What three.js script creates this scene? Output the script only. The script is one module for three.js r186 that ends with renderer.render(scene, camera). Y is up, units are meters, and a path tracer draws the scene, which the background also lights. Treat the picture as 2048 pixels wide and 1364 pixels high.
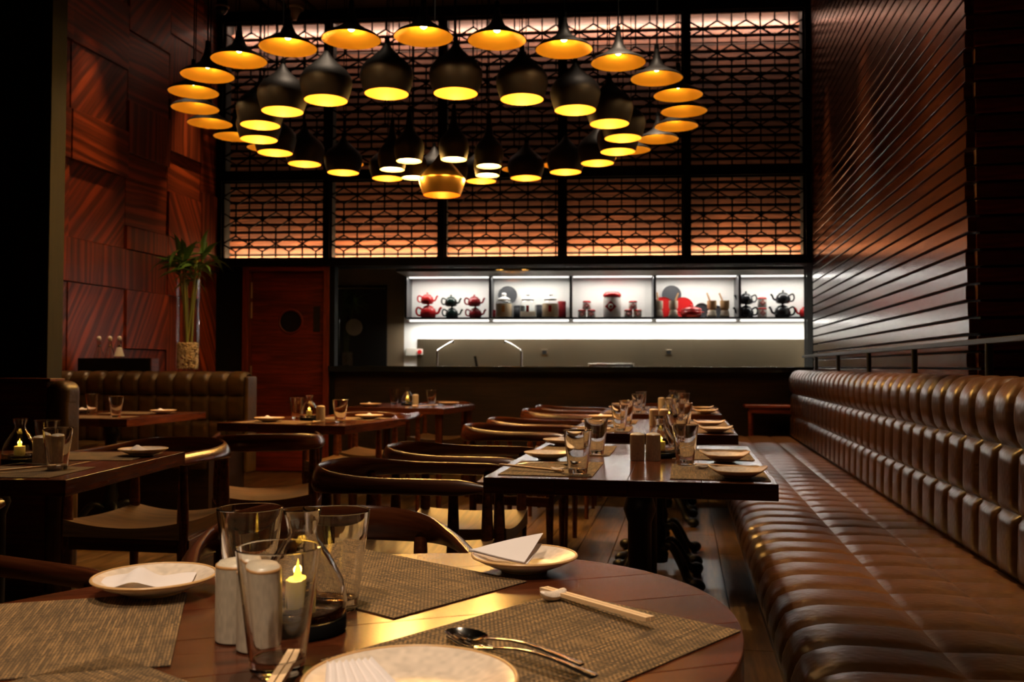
import * as THREE from 'three';
import { mergeGeometries } from 'three/addons/utils/BufferGeometryUtils.js';
import { RoundedBoxGeometry } from 'three/addons/geometries/RoundedBoxGeometry.js';
import { RectAreaLightUniformsLib } from 'three/addons/lights/RectAreaLightUniformsLib.js';
RectAreaLightUniformsLib.init();

// ---------------------------------------------------------------- camera, exposure
const D2R = Math.PI / 180;
const scene = new THREE.Scene();
scene.background = new THREE.Color(0, 0, 0);
const camera = new THREE.PerspectiveCamera(2 * Math.atan(682 / 1850) / D2R, 2048 / 1364, 0.05, 60);
camera.position.set(0, 1.06, 0);
camera.focus = 1.7; camera.userData.fStop = 8;
camera.rotation.order = 'YXZ';
camera.rotation.set(1.58 * D2R, 10.45 * D2R, 0.15 * D2R);
const renderer = new THREE.WebGLRenderer();
renderer.toneMapping = THREE.LinearToneMapping;
renderer.toneMappingExposure = 1.0;
renderer.shadowMap.enabled = true;

// light levels, all in one place (no daylight in this room)
const LV = {
  spotTable: 28, spotBench: 80, spotLeftWall: 24,
  pendWide: 0.14, pendFat: 0.18, pendSmall: 2.7, pendBrass: 0.12,
  kitchen: 120, screenLow: 800, screenTop: 430, candle: 0.012,
};
const WARM = new THREE.Color(1, 0.78, 0.56), AMBER = new THREE.Color(1, 0.70, 0.40), PEND = new THREE.Color(1, 0.64, 0.24), INNER = new THREE.Color(1, 0.52, 0.12), WHITE = new THREE.Color(1, 0.95, 0.86);

// ---------------------------------------------------------------- helpers
let seed = 12345;
const rnd = () => { seed = (seed + 0x6d2b79f5) | 0; let t = Math.imul(seed ^ (seed >>> 15), 1 | seed); t = (t + Math.imul(t ^ (t >>> 7), 61 | t)) ^ t; return ((t ^ (t >>> 14)) >>> 0) / 4294967296; };
const rr = (a, b) => a + (b - a) * rnd();
const V = (x, y, z) => new THREE.Vector3(x, y, z);
const taken = {};
function numbered(n) { if (taken[n] === undefined) { taken[n] = 0; return n; } taken[n]++; return n + '_' + String(taken[n]).padStart(3, '0'); }
function thing(name, label, category, pos = [0, 0, 0], turn = 0, group) {
  const o = new THREE.Group(); o.name = numbered(name); o.position.set(...pos); o.rotation.y = turn;
  o.userData = { label, category }; if (group) o.userData.group = group; scene.add(o); return o;
}
function part(parent, name, geo, mat, pos, rot) {
  const m = new THREE.Mesh(geo, mat); m.name = name; if (pos) m.position.set(...pos); if (rot) m.rotation.set(...rot);
  m.castShadow = m.receiveShadow = true; parent.add(m); return m;
}
function solo(name, geo, mat, label, category, pos = [0, 0, 0], turn = 0, group) {
  const m = part(scene, numbered(name), geo, mat, pos, [0, turn, 0]); m.userData = { label, category }; if (group) m.userData.group = group; return m;
}
function struct(name, label, category, pos = [0, 0, 0], turn = 0) {
  const o = new THREE.Group(); o.name = name; o.position.set(...pos); o.rotation.y = turn; o.userData = { label, category, kind: 'structure' }; scene.add(o); return o;
}
function copy(o, label, pos, turn = 0, group) {
  const c = o.clone(); c.name = numbered(o.name.replace(/_\d{3}$/, '')); c.userData = { ...o.userData, label }; if (group) c.userData.group = group;
  c.position.set(...pos); c.rotation.y = turn; scene.add(c); return c;
}
// uv in metres, U along the grain axis
function mUV(g, grain = 'x', du = 0, dv = 0) {
  if (g.index) g = g.toNonIndexed();
  const p = g.attributes.position, uv = new Float32Array(p.count * 2), a = V(), b = V(), c = V();
  const G = { x: 0, y: 1, z: 2 }[grain];
  for (let i = 0; i < p.count; i += 3) {
    a.fromBufferAttribute(p, i); b.fromBufferAttribute(p, i + 1); c.fromBufferAttribute(p, i + 2);
    const n = b.clone().sub(a).cross(c.clone().sub(a)); const q = [Math.abs(n.x), Math.abs(n.y), Math.abs(n.z)];
    const k = q[0] >= q[1] && q[0] >= q[2] ? 0 : q[1] >= q[2] ? 1 : 2;
    let U = G, W; if (k === G) { U = (G + 1) % 3; W = (G + 2) % 3; } else W = 3 - k - G;
    [a, b, c].forEach((v, j) => { const e = [v.x, v.y, v.z]; uv[(i + j) * 2] = e[U] + du; uv[(i + j) * 2 + 1] = e[W] + dv; });
  }
  g.setAttribute('uv', new THREE.BufferAttribute(uv, 2)); return g;
}
function bx(w, h, d, x = 0, y = 0, z = 0, grain = 'x', r = 0) {
  const g = r ? new RoundedBoxGeometry(w, h, d, 2, r) : new THREE.BoxGeometry(w, h, d);
  g.translate(x, y, z); return mUV(g, grain, (x * 3.1 + z * 1.7) % 1, (y * 2.3 + z * 0.9) % 1);
}
function span(x0, x1, y0, y1, z0, z1, grain = 'x', r = 0) { return bx(x1 - x0, y1 - y0, z1 - z0, (x0 + x1) / 2, (y0 + y1) / 2, (z0 + z1) / 2, grain, r); }
const lathe = (pts, seg = 32) => new THREE.LatheGeometry(pts.map(([r, y]) => new THREE.Vector2(r, y)), seg);
const cyl = (r0, r1, h, x = 0, y = 0, z = 0, seg = 20) => { const g = new THREE.CylinderGeometry(r1, r0, h, seg); g.translate(x, y + h / 2, z); return g; };
const tube = (pts, r, seg = 24, rs = 8) => new THREE.TubeGeometry(new THREE.CatmullRomCurve3(pts.map((p) => V(...p))), seg, r, rs);
function merge(list) { return mergeGeometries(list.map((g) => { g = g.index ? g.toNonIndexed() : g; for (const k of Object.keys(g.attributes)) if (!['position', 'normal', 'uv'].includes(k)) g.deleteAttribute(k); return g; })); }
function bar(a, b, w, t) { // square bar from a to b
  const d = b.clone().sub(a), g = new THREE.BoxGeometry(w, d.length(), t);
  g.applyQuaternion(new THREE.Quaternion().setFromUnitVectors(V(0, 1, 0), d.clone().normalize())); g.translate((a.x + b.x) / 2, (a.y + b.y) / 2, (a.z + b.z) / 2); return g;
}
function grid(nu, nv, f) { // parametric surface with smooth normals
  const pos = [], uv = [], idx = [];
  for (let j = 0; j <= nv; j++) for (let i = 0; i <= nu; i++) { const p = f(i / nu, j / nv); pos.push(p[0], p[1], p[2]); uv.push(p[3] ?? i / nu, p[4] ?? j / nv); }
  for (let j = 0; j < nv; j++) for (let i = 0; i < nu; i++) { const a = j * (nu + 1) + i, b = a + 1, c = a + nu + 1, d = c + 1; idx.push(a, b, d, a, d, c); }
  const g = new THREE.BufferGeometry(); g.setAttribute('position', new THREE.Float32BufferAttribute(pos, 3)); g.setAttribute('uv', new THREE.Float32BufferAttribute(uv, 2)); g.setIndex(idx); g.computeVertexNormals(); return g;
}
const ORD = ['', 'first', 'second', 'third', 'fourth', 'fifth', 'sixth', 'seventh', 'eighth', 'ninth', 'tenth', 'eleventh', 'twelfth', 'thirteenth'];

// ---------------------------------------------------------------- textures (grain, weave, hide only)
function noiseGen(s) { const t = new Float32Array(4096); let q = s; for (let i = 0; i < 4096; i++) { q = (q * 1664525 + 1013904223) >>> 0; t[i] = q / 4294967296; } 
  return (x, y, px, py) => { const xi = Math.floor(x), yi = Math.floor(y), fx = x - xi, fy = y - yi, m = (v, p) => ((v % p) + p) % p, h = (a, b) => t[(m(a, px) * 57 + m(b, py) * 131) & 4095]; const u = fx * fx * (3 - 2 * fx), v = fy * fy * (3 - 2 * fy);
    return (h(xi, yi) * (1 - u) + h(xi + 1, yi) * u) * (1 - v) + (h(xi, yi + 1) * (1 - u) + h(xi + 1, yi + 1) * u) * v; }; }
function tex(n, f, rx, ry, srgb = true) {
  const d = new Uint8Array(n * n * 4);
  for (let y = 0; y < n; y++) for (let x = 0; x < n; x++) { const c = f(x / n, y / n), o = (y * n + x) * 4; const e = Array.isArray(c) ? c : [c, c, c]; for (let k = 0; k < 3; k++) d[o + k] = Math.max(0, Math.min(255, e[k] * 255)); d[o + 3] = 255; }
  const t = new THREE.DataTexture(d, n, n); t.wrapS = t.wrapT = THREE.RepeatWrapping; t.magFilter = THREE.LinearFilter; t.minFilter = THREE.LinearMipmapLinearFilter; t.generateMipmaps = true; t.repeat.set(rx, ry);
  if (srgb) t.colorSpace = THREE.SRGBColorSpace; t.needsUpdate = true; return t;
}
const n1 = noiseGen(7), n2 = noiseGen(91), n3 = noiseGen(333);
const woodFine = tex(512, (u, v) => { const w = n1(u * 3, v * 6, 3, 6) * 0.8; const a = n2(u * 4, (v + w * 0.05) * 60, 4, 60), b = n3(u * 16, v * 180, 16, 180), c = n1(u * 2, v * 9, 2, 9); const k = 0.42 + 0.32 * a + 0.18 * b + 0.26 * c; return [k, k * 0.97, k * 0.94]; }, 1.2, 1.2);
const woodStripe = tex(512, (u, v) => { const w = n1(u * 2, v * 4, 2, 4) * 0.06; const a = n2(u * 1, (v + w) * 22, 1, 22), b = n3(u * 3, v * 90, 3, 90), c = n1(u * 8, v * 220, 8, 220); let k = 0.34 + 0.55 * Math.pow(a, 1.3) + 0.2 * b + 0.08 * c; return [k, k * 0.95, k * 0.9]; }, 1.6, 1.6);
const hide = tex(512, (u, v) => { const a = n1(u * 5, v * 5, 5, 5), b = n2(u * 24, v * 24, 24, 24), c = n3(u * 120, v * 120, 120, 120); const k = 0.55 + 0.3 * a + 0.18 * b + 0.1 * c; return [k, k * 0.98, k * 0.95]; }, 1, 1);
const hideBump = tex(512, (u, v) => 0.5 * n3(u * 90, v * 90, 90, 90) + 0.5 * n2(u * 30, v * 30, 30, 30), 1, 1, false);
const weaveF = (u, v) => { const X = u * 64, Y = v * 64, xi = Math.floor(X), yi = Math.floor(Y), fx = X - xi, fy = Y - yi; const over = (xi + yi) % 2 === 0; const e = over ? Math.sin(fy * Math.PI) : Math.sin(fx * Math.PI); return [over, e, n2(over ? yi * 1.0 : xi * 1.0, over ? xi / 9 : yi / 9, 64, 64)]; };
const weave = tex(512, (u, v) => { const [o, e, n] = weaveF(u, v); const k = (0.35 + 0.5 * e) * (o ? 1 : 0.72) * (0.6 + 0.6 * n); return [k, k * 0.97, k * 0.9]; }, 1, 1);
const weaveB = tex(512, (u, v) => weaveF(u, v)[1], 1, 1, false);
const speck = tex(256, (u, v) => { const k = 0.86 + 0.12 * n2(u * 60, v * 60, 60, 60) + 0.05 * n1(u * 9, v * 9, 9, 9); return [k, k * 0.98, k * 0.95]; }, 1, 1);
const rough = tex(512, (u, v) => { const k = 0.55 + 0.3 * n1(u * 6, v * 6, 6, 6) + 0.25 * n3(u * 40, v * 40, 40, 40); return k; }, 1, 1, false);

// ---------------------------------------------------------------- materials (linear colours)
const C = (r, g, b) => new THREE.Color().setRGB(r, g, b);
const std = (c, roughness, o = {}) => new THREE.MeshStandardMaterial({ color: c, roughness, ...o });
const phy = (c, roughness, o = {}) => new THREE.MeshPhysicalMaterial({ color: c, roughness, ...o });
const M = {
  table: phy(C(0.15, 0.042, 0.015), 0.16, { map: woodFine }),
  oval: phy(C(0.13, 0.033, 0.011), 0.2, { ior: 1.6, map: woodFine }),
  tableB: phy(C(0.14, 0.036, 0.013), 0.2, { map: woodFine }),
  chair: phy(C(0.13, 0.036, 0.013), 0.24, { map: woodFine }),
  seat: std(C(0.19, 0.10, 0.035), 0.42, { map: woodFine }),
  door: std(C(0.23, 0.028, 0.011), 0.38, { map: woodFine }),
  jamb: std(C(0.28, 0.042, 0.014), 0.4, { map: woodFine }),
  veneer: std(C(0.46, 0.085, 0.016), 0.4, { map: woodStripe }),
  veneerB: std(C(0.38, 0.065, 0.013), 0.4, { map: woodStripe }),
  veneerC: std(C(0.32, 0.062, 0.015), 0.4, { map: woodStripe }),
  slat: [C(0.10, 0.027, 0.010), C(0.082, 0.022, 0.009), C(0.115, 0.032, 0.012)].map((c) => phy(c, 0.2, { ior: 1.6, map: woodFine })),
  slatRed: [C(0.20, 0.035, 0.02), C(0.16, 0.03, 0.018)].map((c) => std(c, 0.45, { map: woodFine })),
  louvre: [C(0.13, 0.046, 0.02), C(0.105, 0.037, 0.017), C(0.145, 0.052, 0.023)].map((c) => std(c, 0.55, { map: woodFine })),
  floor: [C(0.22, 0.125, 0.046), C(0.19, 0.107, 0.038), C(0.25, 0.142, 0.052)].map((c) => std(c, 0.3, { map: woodFine })),
  darkWood: std(C(0.035, 0.016, 0.009), 0.45, { map: woodFine }),
  darkPanel: std(C(0.014, 0.009, 0.004), 0.75, { map: woodFine }),
  partition: std(C(0.15, 0.028, 0.014), 0.45, { map: woodFine }),
  ceiling: std(C(0.06, 0.045, 0.03), 0.9), black: phy(C(0.005, 0.0045, 0.004), 0.8, { specularIntensity: 0.3 }), iron: std(C(0.012, 0.011, 0.010), 0.4, { metalness: 0.4 }),
  rail: phy(C(0.008, 0.007, 0.006), 0.45, { specularIntensity: 0.5 }),
  leather: std(C(0.088, 0.034, 0.0098), 0.28, { map: hide, bumpMap: hideBump, bumpScale: 0.0012 }),
  leatherB: std(C(0.10, 0.052, 0.015), 0.36, { map: hide, bumpMap: hideBump, bumpScale: 0.0012 }),
  mat: std(C(0.68, 0.41, 0.18), 0.75, { map: weave, bumpMap: weaveB, bumpScale: 0.0008 }),
  plate: phy(C(0.84, 0.72, 0.62), 0.28, { map: speck }), plateRim: phy(C(0.62, 0.36, 0.15), 0.3),
  napkin: std(C(0.80, 0.72, 0.70), 0.9), shaker: phy(C(0.72, 0.64, 0.52), 0.3, { map: speck }), shakerRim: phy(C(0.55, 0.28, 0.10), 0.35),
  glass: phy(C(1, 1, 1), 0.0, { transmission: 1, thickness: 0.01, ior: 1.5 }),
  pane: phy(C(1, 1, 1), 0.0, { transmission: 1, thickness: 0, ior: 1.45 }),
  bottle: phy(C(0.93, 0.95, 0.9), 0.0, { transmission: 1, thickness: 0.01, ior: 1.5 }),
  wax: std(C(0.85, 0.68, 0.22), 0.5), flame: std(C(1, 0.7, 0.1), 0.5, { emissive: C(1, 0.55, 0.06), emissiveIntensity: 2.2 }),
  steel: std(C(0.75, 0.73, 0.7), 0.12, { metalness: 1 }), brushed: std(C(0.23, 0.185, 0.12), 0.34, { metalness: 0.9 }), brass: std(C(0.78, 0.47, 0.12), 0.34, { metalness: 1 }),
  hood: std(C(0.09, 0.075, 0.055), 0.45, { metalness: 0.8 }), hinge: std(C(0.55, 0.42, 0.3), 0.35, { metalness: 0.9 }),
  bamboo: std(C(0.86, 0.58, 0.32), 0.6), ceramic: phy(C(0.8, 0.74, 0.68), 0.2),
  shade: std(C(0.015, 0.010, 0.008), 0.55, { metalness: 0.3 }),
  gold: std(C(0.90, 0.52, 0.08), 0.42, { metalness: 0.35 }), goldDeep: std(C(0.88, 0.42, 0.028), 0.42, { metalness: 0.35 }),
  paleLining: std(C(0.9, 0.78, 0.5), 0.5),
  bulb: std(C(1, 1, 1), 0.4, { emissive: C(1, 0.72, 0.36), emissiveIntensity: 30 }),
  bulbInner: std(C(1, 1, 1), 0.4, { emissive: C(1, 0.56, 0.16), emissiveIntensity: 22 }),
  lens: std(C(1, 1, 1), 0.4, { emissive: C(1, 0.8, 0.5), emissiveIntensity: 4 }),
  ledWarm: std(C(1, 1, 1), 0.5, { emissive: C(1, 0.55, 0.25), emissiveIntensity: 2 }),
  ledPink: std(C(1, 1, 1), 0.5, { emissive: C(1, 0.62, 0.42), emissiveIntensity: 2 }),
  ledWhite: std(C(1, 1, 1), 0.5, { emissive: C(1, 0.97, 0.9), emissiveIntensity: 1.6 }),
  white: std(C(0.80, 0.79, 0.76), 0.5), taupe: std(C(0.20, 0.14, 0.08), 0.7), charcoal: std(C(0.03, 0.032, 0.038), 0.35),
  pebble: [C(0.72, 0.58, 0.36), C(0.62, 0.48, 0.28), C(0.8, 0.68, 0.46)].map((c) => std(c, 0.5)),
  stalk: std(C(0.22, 0.24, 0.05), 0.5), leaf: std(C(0.09, 0.20, 0.04), 0.35),
  red: phy(C(0.50, 0.02, 0.02), 0.18), darkRed: phy(C(0.22, 0.015, 0.018), 0.18), glossBlack: phy(C(0.012, 0.014, 0.016), 0.15), darkGreen: phy(C(0.01, 0.022, 0.018), 0.15),
  cream: phy(C(0.82, 0.74, 0.58), 0.35), woodPale: std(C(0.6, 0.36, 0.16), 0.5), orange: std(C(0.7, 0.3, 0.06), 0.5), whitePlastic: std(C(0.6, 0.57, 0.5), 0.5), grain: std(C(0.7, 0.55, 0.34), 0.8),
};

// ---------------------------------------------------------------- the setting
// back wall stands 6 degrees off square to the bench; wall coordinates: u along it, y up, d towards the room
const PHI = 6 * D2R, W0 = V(1.2, 0, -9.2), EU = V(Math.cos(PHI), 0, -Math.sin(PHI)), EN = V(Math.sin(PHI), 0, Math.cos(PHI));
const atW = (u, y, d) => { const p = W0.clone().addScaledVector(EU, u).addScaledVector(EN, d); return [p.x, y, p.z]; };
const CEIL = 4.62;

{ // floor of boards
  const o = struct('floor', 'brown timber board floor between the tables and benches', 'floor');
  part(o, 'subfloor', span(-5.2, 1.9, -0.12, -0.012, -9.9, 3.2, 'z'), M.darkWood);
  const gs = [1.8, 1.2, 0.9].map((L) => bx(0.196, 0.012, L - 0.004, 0, -0.006, 0, 'z', 0.002));
  for (let c = 0; c < 32; c++) { const x = -4.5 + c * 0.2; if (x > 1.1 ) break; let z = -9.3 + (c % 3) * 0.6; let k = c % 3; part(o, 'floor_board', gs[[1, 1, 0][k]], M.floor[c % 3], [x, 0, z - 0.3]);
    for (; z < 0.3; z += 1.8) part(o, 'floor_board', gs[0], M.floor[Math.floor(rnd() * 3)], [x, 0, z + 1.2]); }
}
{ const o = struct('ceiling', 'dark brown ceiling high above the room', 'ceiling');
  part(o, 'ceiling_slab', span(-5.2, 1.9, CEIL, CEIL + 0.12, -9.9, 3.2), M.ceiling);
  for (const x of [-4.05, -3.85, -3.6]) part(o, 'ceiling_track', bx(0.03, 0.03, 2.4, x, CEIL - 0.015, -7.5, 'z'), M.black); }
{ const o = struct('wall_front', 'dark wall behind the viewpoint', 'wall'); part(o, 'wall_slab', span(-5.2, 1.9, 0, CEIL, 3.0, 3.12), M.darkPanel); }

{ // left wall: veneer panels, each with its own grain direction
  const o = struct('wall_left', 'red-brown veneer panel wall with grain running in different directions', 'wall');
  part(o, 'wall_slab', span(-4.85, -4.66, 0, CEIL, -9.4, 3.1), M.darkWood);
  const cols = [[-4.1, -4.9], [-4.9, -5.6], [-5.6, -6.3], [-6.3, -7.03], [-7.03, -7.67], [-7.67, -8.25], [-8.25, -8.62]];
  const rows = [
    [0, 1.7, 2.04, 2.64, 3.03, 3.55, 4.1, CEIL], [0, 0.9, 1.7, 2.3, 2.9, 3.4, 4.0, CEIL], [0, 1.7, 2.04, 2.64, 3.03, 3.55, 4.1, CEIL], [0, 1.7, 2.04, 2.64, 3.03, 3.55, 4.1, CEIL],
    [0, 1.2, 1.7, 2.04, 2.24, 2.86, 3.3, 3.9, CEIL], [0, 1.7, 2.65, 3.02, 3.5, 4.1, CEIL], [0, 2.0, 2.75, 3.4, 4.0, CEIL]];
  const ang = [[55, 90, 48, -4, 48, -4, 40], [60, 0, 90, 50, 0, 48, 0], [55, 90, 48, -4, 48, -4, 40], [58, 90, 46, -5, 50, -5, 46], [60, 62, 90, 90, 2, 90, 2, 50], [90, -58, -6, 90, 88, 0], [-62, 90, 0, 90, 0]];
  const mats = [M.veneer, M.veneerB, M.veneerC];
  cols.forEach(([z0, z1], ci) => { const R = rows[ci];
    for (let k = 0; k + 1 < R.length; k++) {
      const w = Math.abs(z1 - z0) - 0.006, h = R[k + 1] - R[k] - 0.006, a = (ang[ci][k] ?? 0) * D2R, dep = 0.05 + [0, 0.02, 0.008, 0.028][(ci * 2 + k * 3) % 4];
      const g = new RoundedBoxGeometry(dep, h, w, 1, 0.002).toNonIndexed(), p = g.attributes.position, uv = g.attributes.uv;
      for (let i = 0; i < p.count; i++) { const s = -p.getZ(i) + ci * 0.37, t = p.getY(i) + k * 0.53 + p.getX(i); uv.setXY(i, s * Math.cos(a) + t * Math.sin(a), -s * Math.sin(a) + t * Math.cos(a)); }
      part(o, 'veneer_panel', g, mats[(ci + k * 2) % 3], [-4.66 + dep / 2, (R[k] + R[k + 1]) / 2, (z0 + z1) / 2]);
    } });
}
{ // dark screen wall at the left and the stub below it
  const o = struct('wall_left_near', 'tall dark panelled wall end at the left edge', 'wall');
  part(o, 'wall_panel', span(-4.66, -3.06, 0, CEIL, -4.07, -3.966, 'y'), M.darkPanel);
  part(o, 'edge_trim', span(-3.052, -3.0, 0, CEIL, -4.075, -3.962, 'y', 0.004), M.darkPanel);
}
{ // right wall of lapped boards, projecting, with its end facing the room
  const o = struct('wall_right', 'wall of lapped dark timber boards beside the long leather bench', 'wall');
  part(o, 'wall_slab', span(1.26, 1.9, 0, CEIL, -9.6, -4.27), M.darkWood); part(o, 'wall_slab', span(1.72, 1.9, 0, CEIL, -4.27, 3.1), M.darkWood);
  const P = 0.0725, hgt = 0.061;
  const shapeL = new THREE.Shape(); shapeL.moveTo(0.03, -hgt / 2); shapeL.lineTo(-0.027, -hgt / 2); shapeL.lineTo(-0.03, -hgt / 2 + 0.003); shapeL.lineTo(-0.03, hgt / 2 - 0.003); shapeL.lineTo(-0.027, hgt / 2); shapeL.lineTo(0.03, hgt / 2); shapeL.closePath();
  const eg = (L) => { const g = new THREE.ExtrudeGeometry(shapeL, { depth: L, bevelEnabled: false }); return mUV(g, 'z', rr(0, 1), rr(0, 1)); };
  const gl = [eg(4.76), eg(4.735), eg(4.775)], ge = [0, 1].map((i) => mUV(new THREE.ExtrudeGeometry(shapeL, { depth: 0.5, bevelEnabled: false }), 'z', i * 0.4, 0.2 + i * 0.3));
  const gn = [0, 1].map((i) => mUV(new THREE.ExtrudeGeometry(shapeL, { depth: 6.5, bevelEnabled: false }), 'z', i * 0.4, 0.2 + i * 0.3));
  for (let i = 0; i < 50; i++) { const y = 1.02 + i * P; if (y + hgt / 2 > CEIL) break; const v = i % 2 === 0 ? 0 : (i % 3 === 0 ? 2 : 1);
    part(o, 'wall_board', gl[v], M.slat[i % 3], [1.23, y, -9.0]);
    part(o, 'end_board', ge[i % 2], M.slatRed[i % 2], [1.235, y, -4.25], [0, Math.PI / 2, 0]);
    part(o, 'recess_board', gn[i % 2], M.slatRed[i % 2], [1.69, y, -4.2]); }
  const t = struct('trim_1', 'dark ledge behind the leather bench', 'ledge'); part(t, 'ledge_board', span(1.075, 1.72, 0.0, 0.985, -4.22, 2.9, 'z'), M.darkWood); part(t, 'ledge_board', span(1.075, 1.26, 0.0, 0.985, -8.9, -4.22, 'z'), M.darkWood);
}

// back wall: louvre boards, screen lattice, header, counter
const MU = [-5.81, -4.706, -3.553, -2.366, -1.168, -0.015], YB = 2.125, YM = 2.955, YT = 4.515;
{
  const o = struct('wall_back', 'back wall of lit timber louvres above the open kitchen', 'wall', atW(0, 0, 0), PHI);
  part(o, 'backing_board', span(-6.3, 0.15, 2.06, CEIL, -0.3, -0.24), M.darkWood);
  const prof = new THREE.Shape(); const lh = 0.042; prof.moveTo(-0.012, -lh / 2); prof.lineTo(0.026, -lh / 2); prof.lineTo(0.03, -lh / 2 + 0.006); prof.lineTo(0.004, lh / 2); prof.lineTo(-0.012, lh / 2); prof.closePath();
  const geos = [0, 1, 2, 3, 4].map((b) => { const w = MU[b + 1] - MU[b] - 0.004; const g = new THREE.ExtrudeGeometry(prof, { depth: w, bevelEnabled: false }); g.rotateY(Math.PI / 2); g.translate(-w / 2, 0, 0); return mUV(g, 'x', b * 0.31, b * 0.17); });
  for (let b = 0; b < 5; b++) for (let i = 0; i < 32; i++) { const y = YB + 0.035 + i * 0.0765; if (y > YT) break;
    const m = part(o, 'louvre_board', geos[b], M.louvre[Math.floor(rnd() * 3)], [(MU[b] + MU[b + 1]) / 2, y, -0.2]); }
  for (let k = 0; k < 6; k++) part(o, 'mullion', span(MU[k] - 0.028, MU[k] + 0.028, YB - 0.02, YT + 0.08, -0.24, 0.05, 'y'), M.black);
  part(o, 'top_beam', span(-6.2, 0.05, YT, CEIL, -0.05, 0.06), M.black);
  for (let b = 0; b < 5; b++) part(o, 'transom', span(MU[b] + 0.028, MU[b + 1] - 0.028, YM - 0.045, YM + 0.045, -0.06, 0.045), M.black);
  part(o, 'header_beam', span(-6.2, 0.12, 2.05, YB - 0.005, -0.05, 0.08), M.black); part(o, 'cavity_floor', span(-6.2, 0.12, 2.05, 2.062, -0.24, -0.05), M.black);
  part(o, 'end_post', span(0.0, 0.13, 0, CEIL, -0.25, 0.09, 'y'), M.black);
  part(o, 'dark_panel', span(-6.3, -5.565, 0, 2.05, -0.06, 0.0, 'y'), M.black);
  part(o, 'door_post', span(-4.668, -4.62, 0, 2.05, -0.1, 0.03, 'y'), M.black);
  part(o, 'counter_front', span(-4.62, 0.0, 0, 1.005, -0.1, 0.0), M.darkWood);
  part(o, 'counter_plinth', span(-4.62, 0.0, 0.0, 0.12, 0.0, 0.02), M.black);
  const c = struct('trim_2', 'black counter top slab below the kitchen opening', 'counter', atW(0, 0, 0), PHI);
  part(c, 'counter_top', span(-4.66, 0.0, 1.005, 1.062, -0.35, 0.12, 'x', 0.006), M.glossBlack);
}
{ // ten screen panels of black rhombus lattice
  const L = 0.158, wr = 0.0135;
  const clip = (a, b, x0, x1, y0, y1) => { let t0 = 0, t1 = 1; const dx = b[0] - a[0], dy = b[1] - a[1]; for (const [p, q] of [[-dx, a[0] - x0], [dx, x1 - a[0]], [-dy, a[1] - y0], [dy, y1 - a[1]]]) { if (p === 0) { if (q < 0) return null; } else { const r = q / p; if (p < 0) t0 = Math.max(t0, r); else t1 = Math.min(t1, r); } } return t1 - t0 < 0.03 ? null : [[a[0] + t0 * dx, a[1] + t0 * dy], [a[0] + t1 * dx, a[1] + t1 * dy]]; };
  const names = ['leftmost', 'second from left', 'middle', 'second from right', 'rightmost'];
  for (let r = 0; r < 2; r++) for (let b = 0; b < 5; b++) {
    const x0 = MU[b] + 0.028, x1 = MU[b + 1] - 0.028, y0 = r ? YM + 0.045 : YB, y1 = r ? YT : YM - 0.045, cx = (x0 + x1) / 2;
    const o = thing('lattice_screen', `black rhombus lattice screen, ${names[b]} bay of the ${r ? 'upper' : 'lower'} row`, 'screen', atW(cx, y0, 0), PHI, 'lattice screens above the kitchen');
    const segs = [];
    for (let j = -1; j < 14; j++) for (let i = -1; i < 9; i++) { const hx = x0 + i * Math.sqrt(3) * L + (j & 1 ? Math.sqrt(3) / 2 * L : 0), hy = y0 + j * 1.5 * L; const vt = (a) => [hx + L * Math.cos(a * D2R), hy + L * Math.sin(a * D2R)];
      for (const [p, q] of [[vt(90), vt(30)], [vt(30), vt(-30)], [vt(-30), vt(-90)], [[hx, hy], vt(90)], [[hx, hy], vt(210)], [[hx, hy], vt(330)]]) { const s = clip(p, q, x0, x1, y0, y1); if (s) segs.push(bar(V(s[0][0] - cx, s[0][1] - y0, 0), V(s[1][0] - cx, s[1][1] - y0, 0), wr, 0.014)); } }
    const m = part(o, 'lattice', merge(segs), M.black); m.userData.kind = 'stuff';
    const w = x1 - x0, h = y1 - y0;
    part(o, 'frame_bar', bx(w, 0.018, 0.03, 0, 0.009, 0), M.black); part(o, 'frame_bar', bx(w, 0.018, 0.03, 0, h - 0.009, 0), M.black);
    for (const s of [-1, 1]) part(o, 'frame_bar', bx(0.018, h - 0.036, 0.03, s * (w / 2 - 0.009), h / 2, 0, 'y'), M.black);
  }
  for (const [y, mat, col, lv, lab, rx] of [[YB - 0.012, M.ledWarm, C(1, 0.62, 0.33), LV.screenLow, 'amber light strip along the foot of the lattice screens', 125], [YT + 0.015, M.ledPink, C(1, 0.66, 0.5), LV.screenTop, 'pinkish light strip along the top of the lattice screens', -125]]) {
    const o = thing('light_strip', lab, 'light', atW(-2.91, y, -0.075), PHI);
    part(o, 'led_strip', bx(5.7, 0.008, 0.02), mat);
    const l = new THREE.RectAreaLight(col, lv, 5.7, 0.02); l.position.set(0, rx > 0 ? 0.008 : -0.008, 0); l.rotation.x = rx > 0 ? 22 * D2R : -22 * D2R; o.add(l);
  }
}
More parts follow.
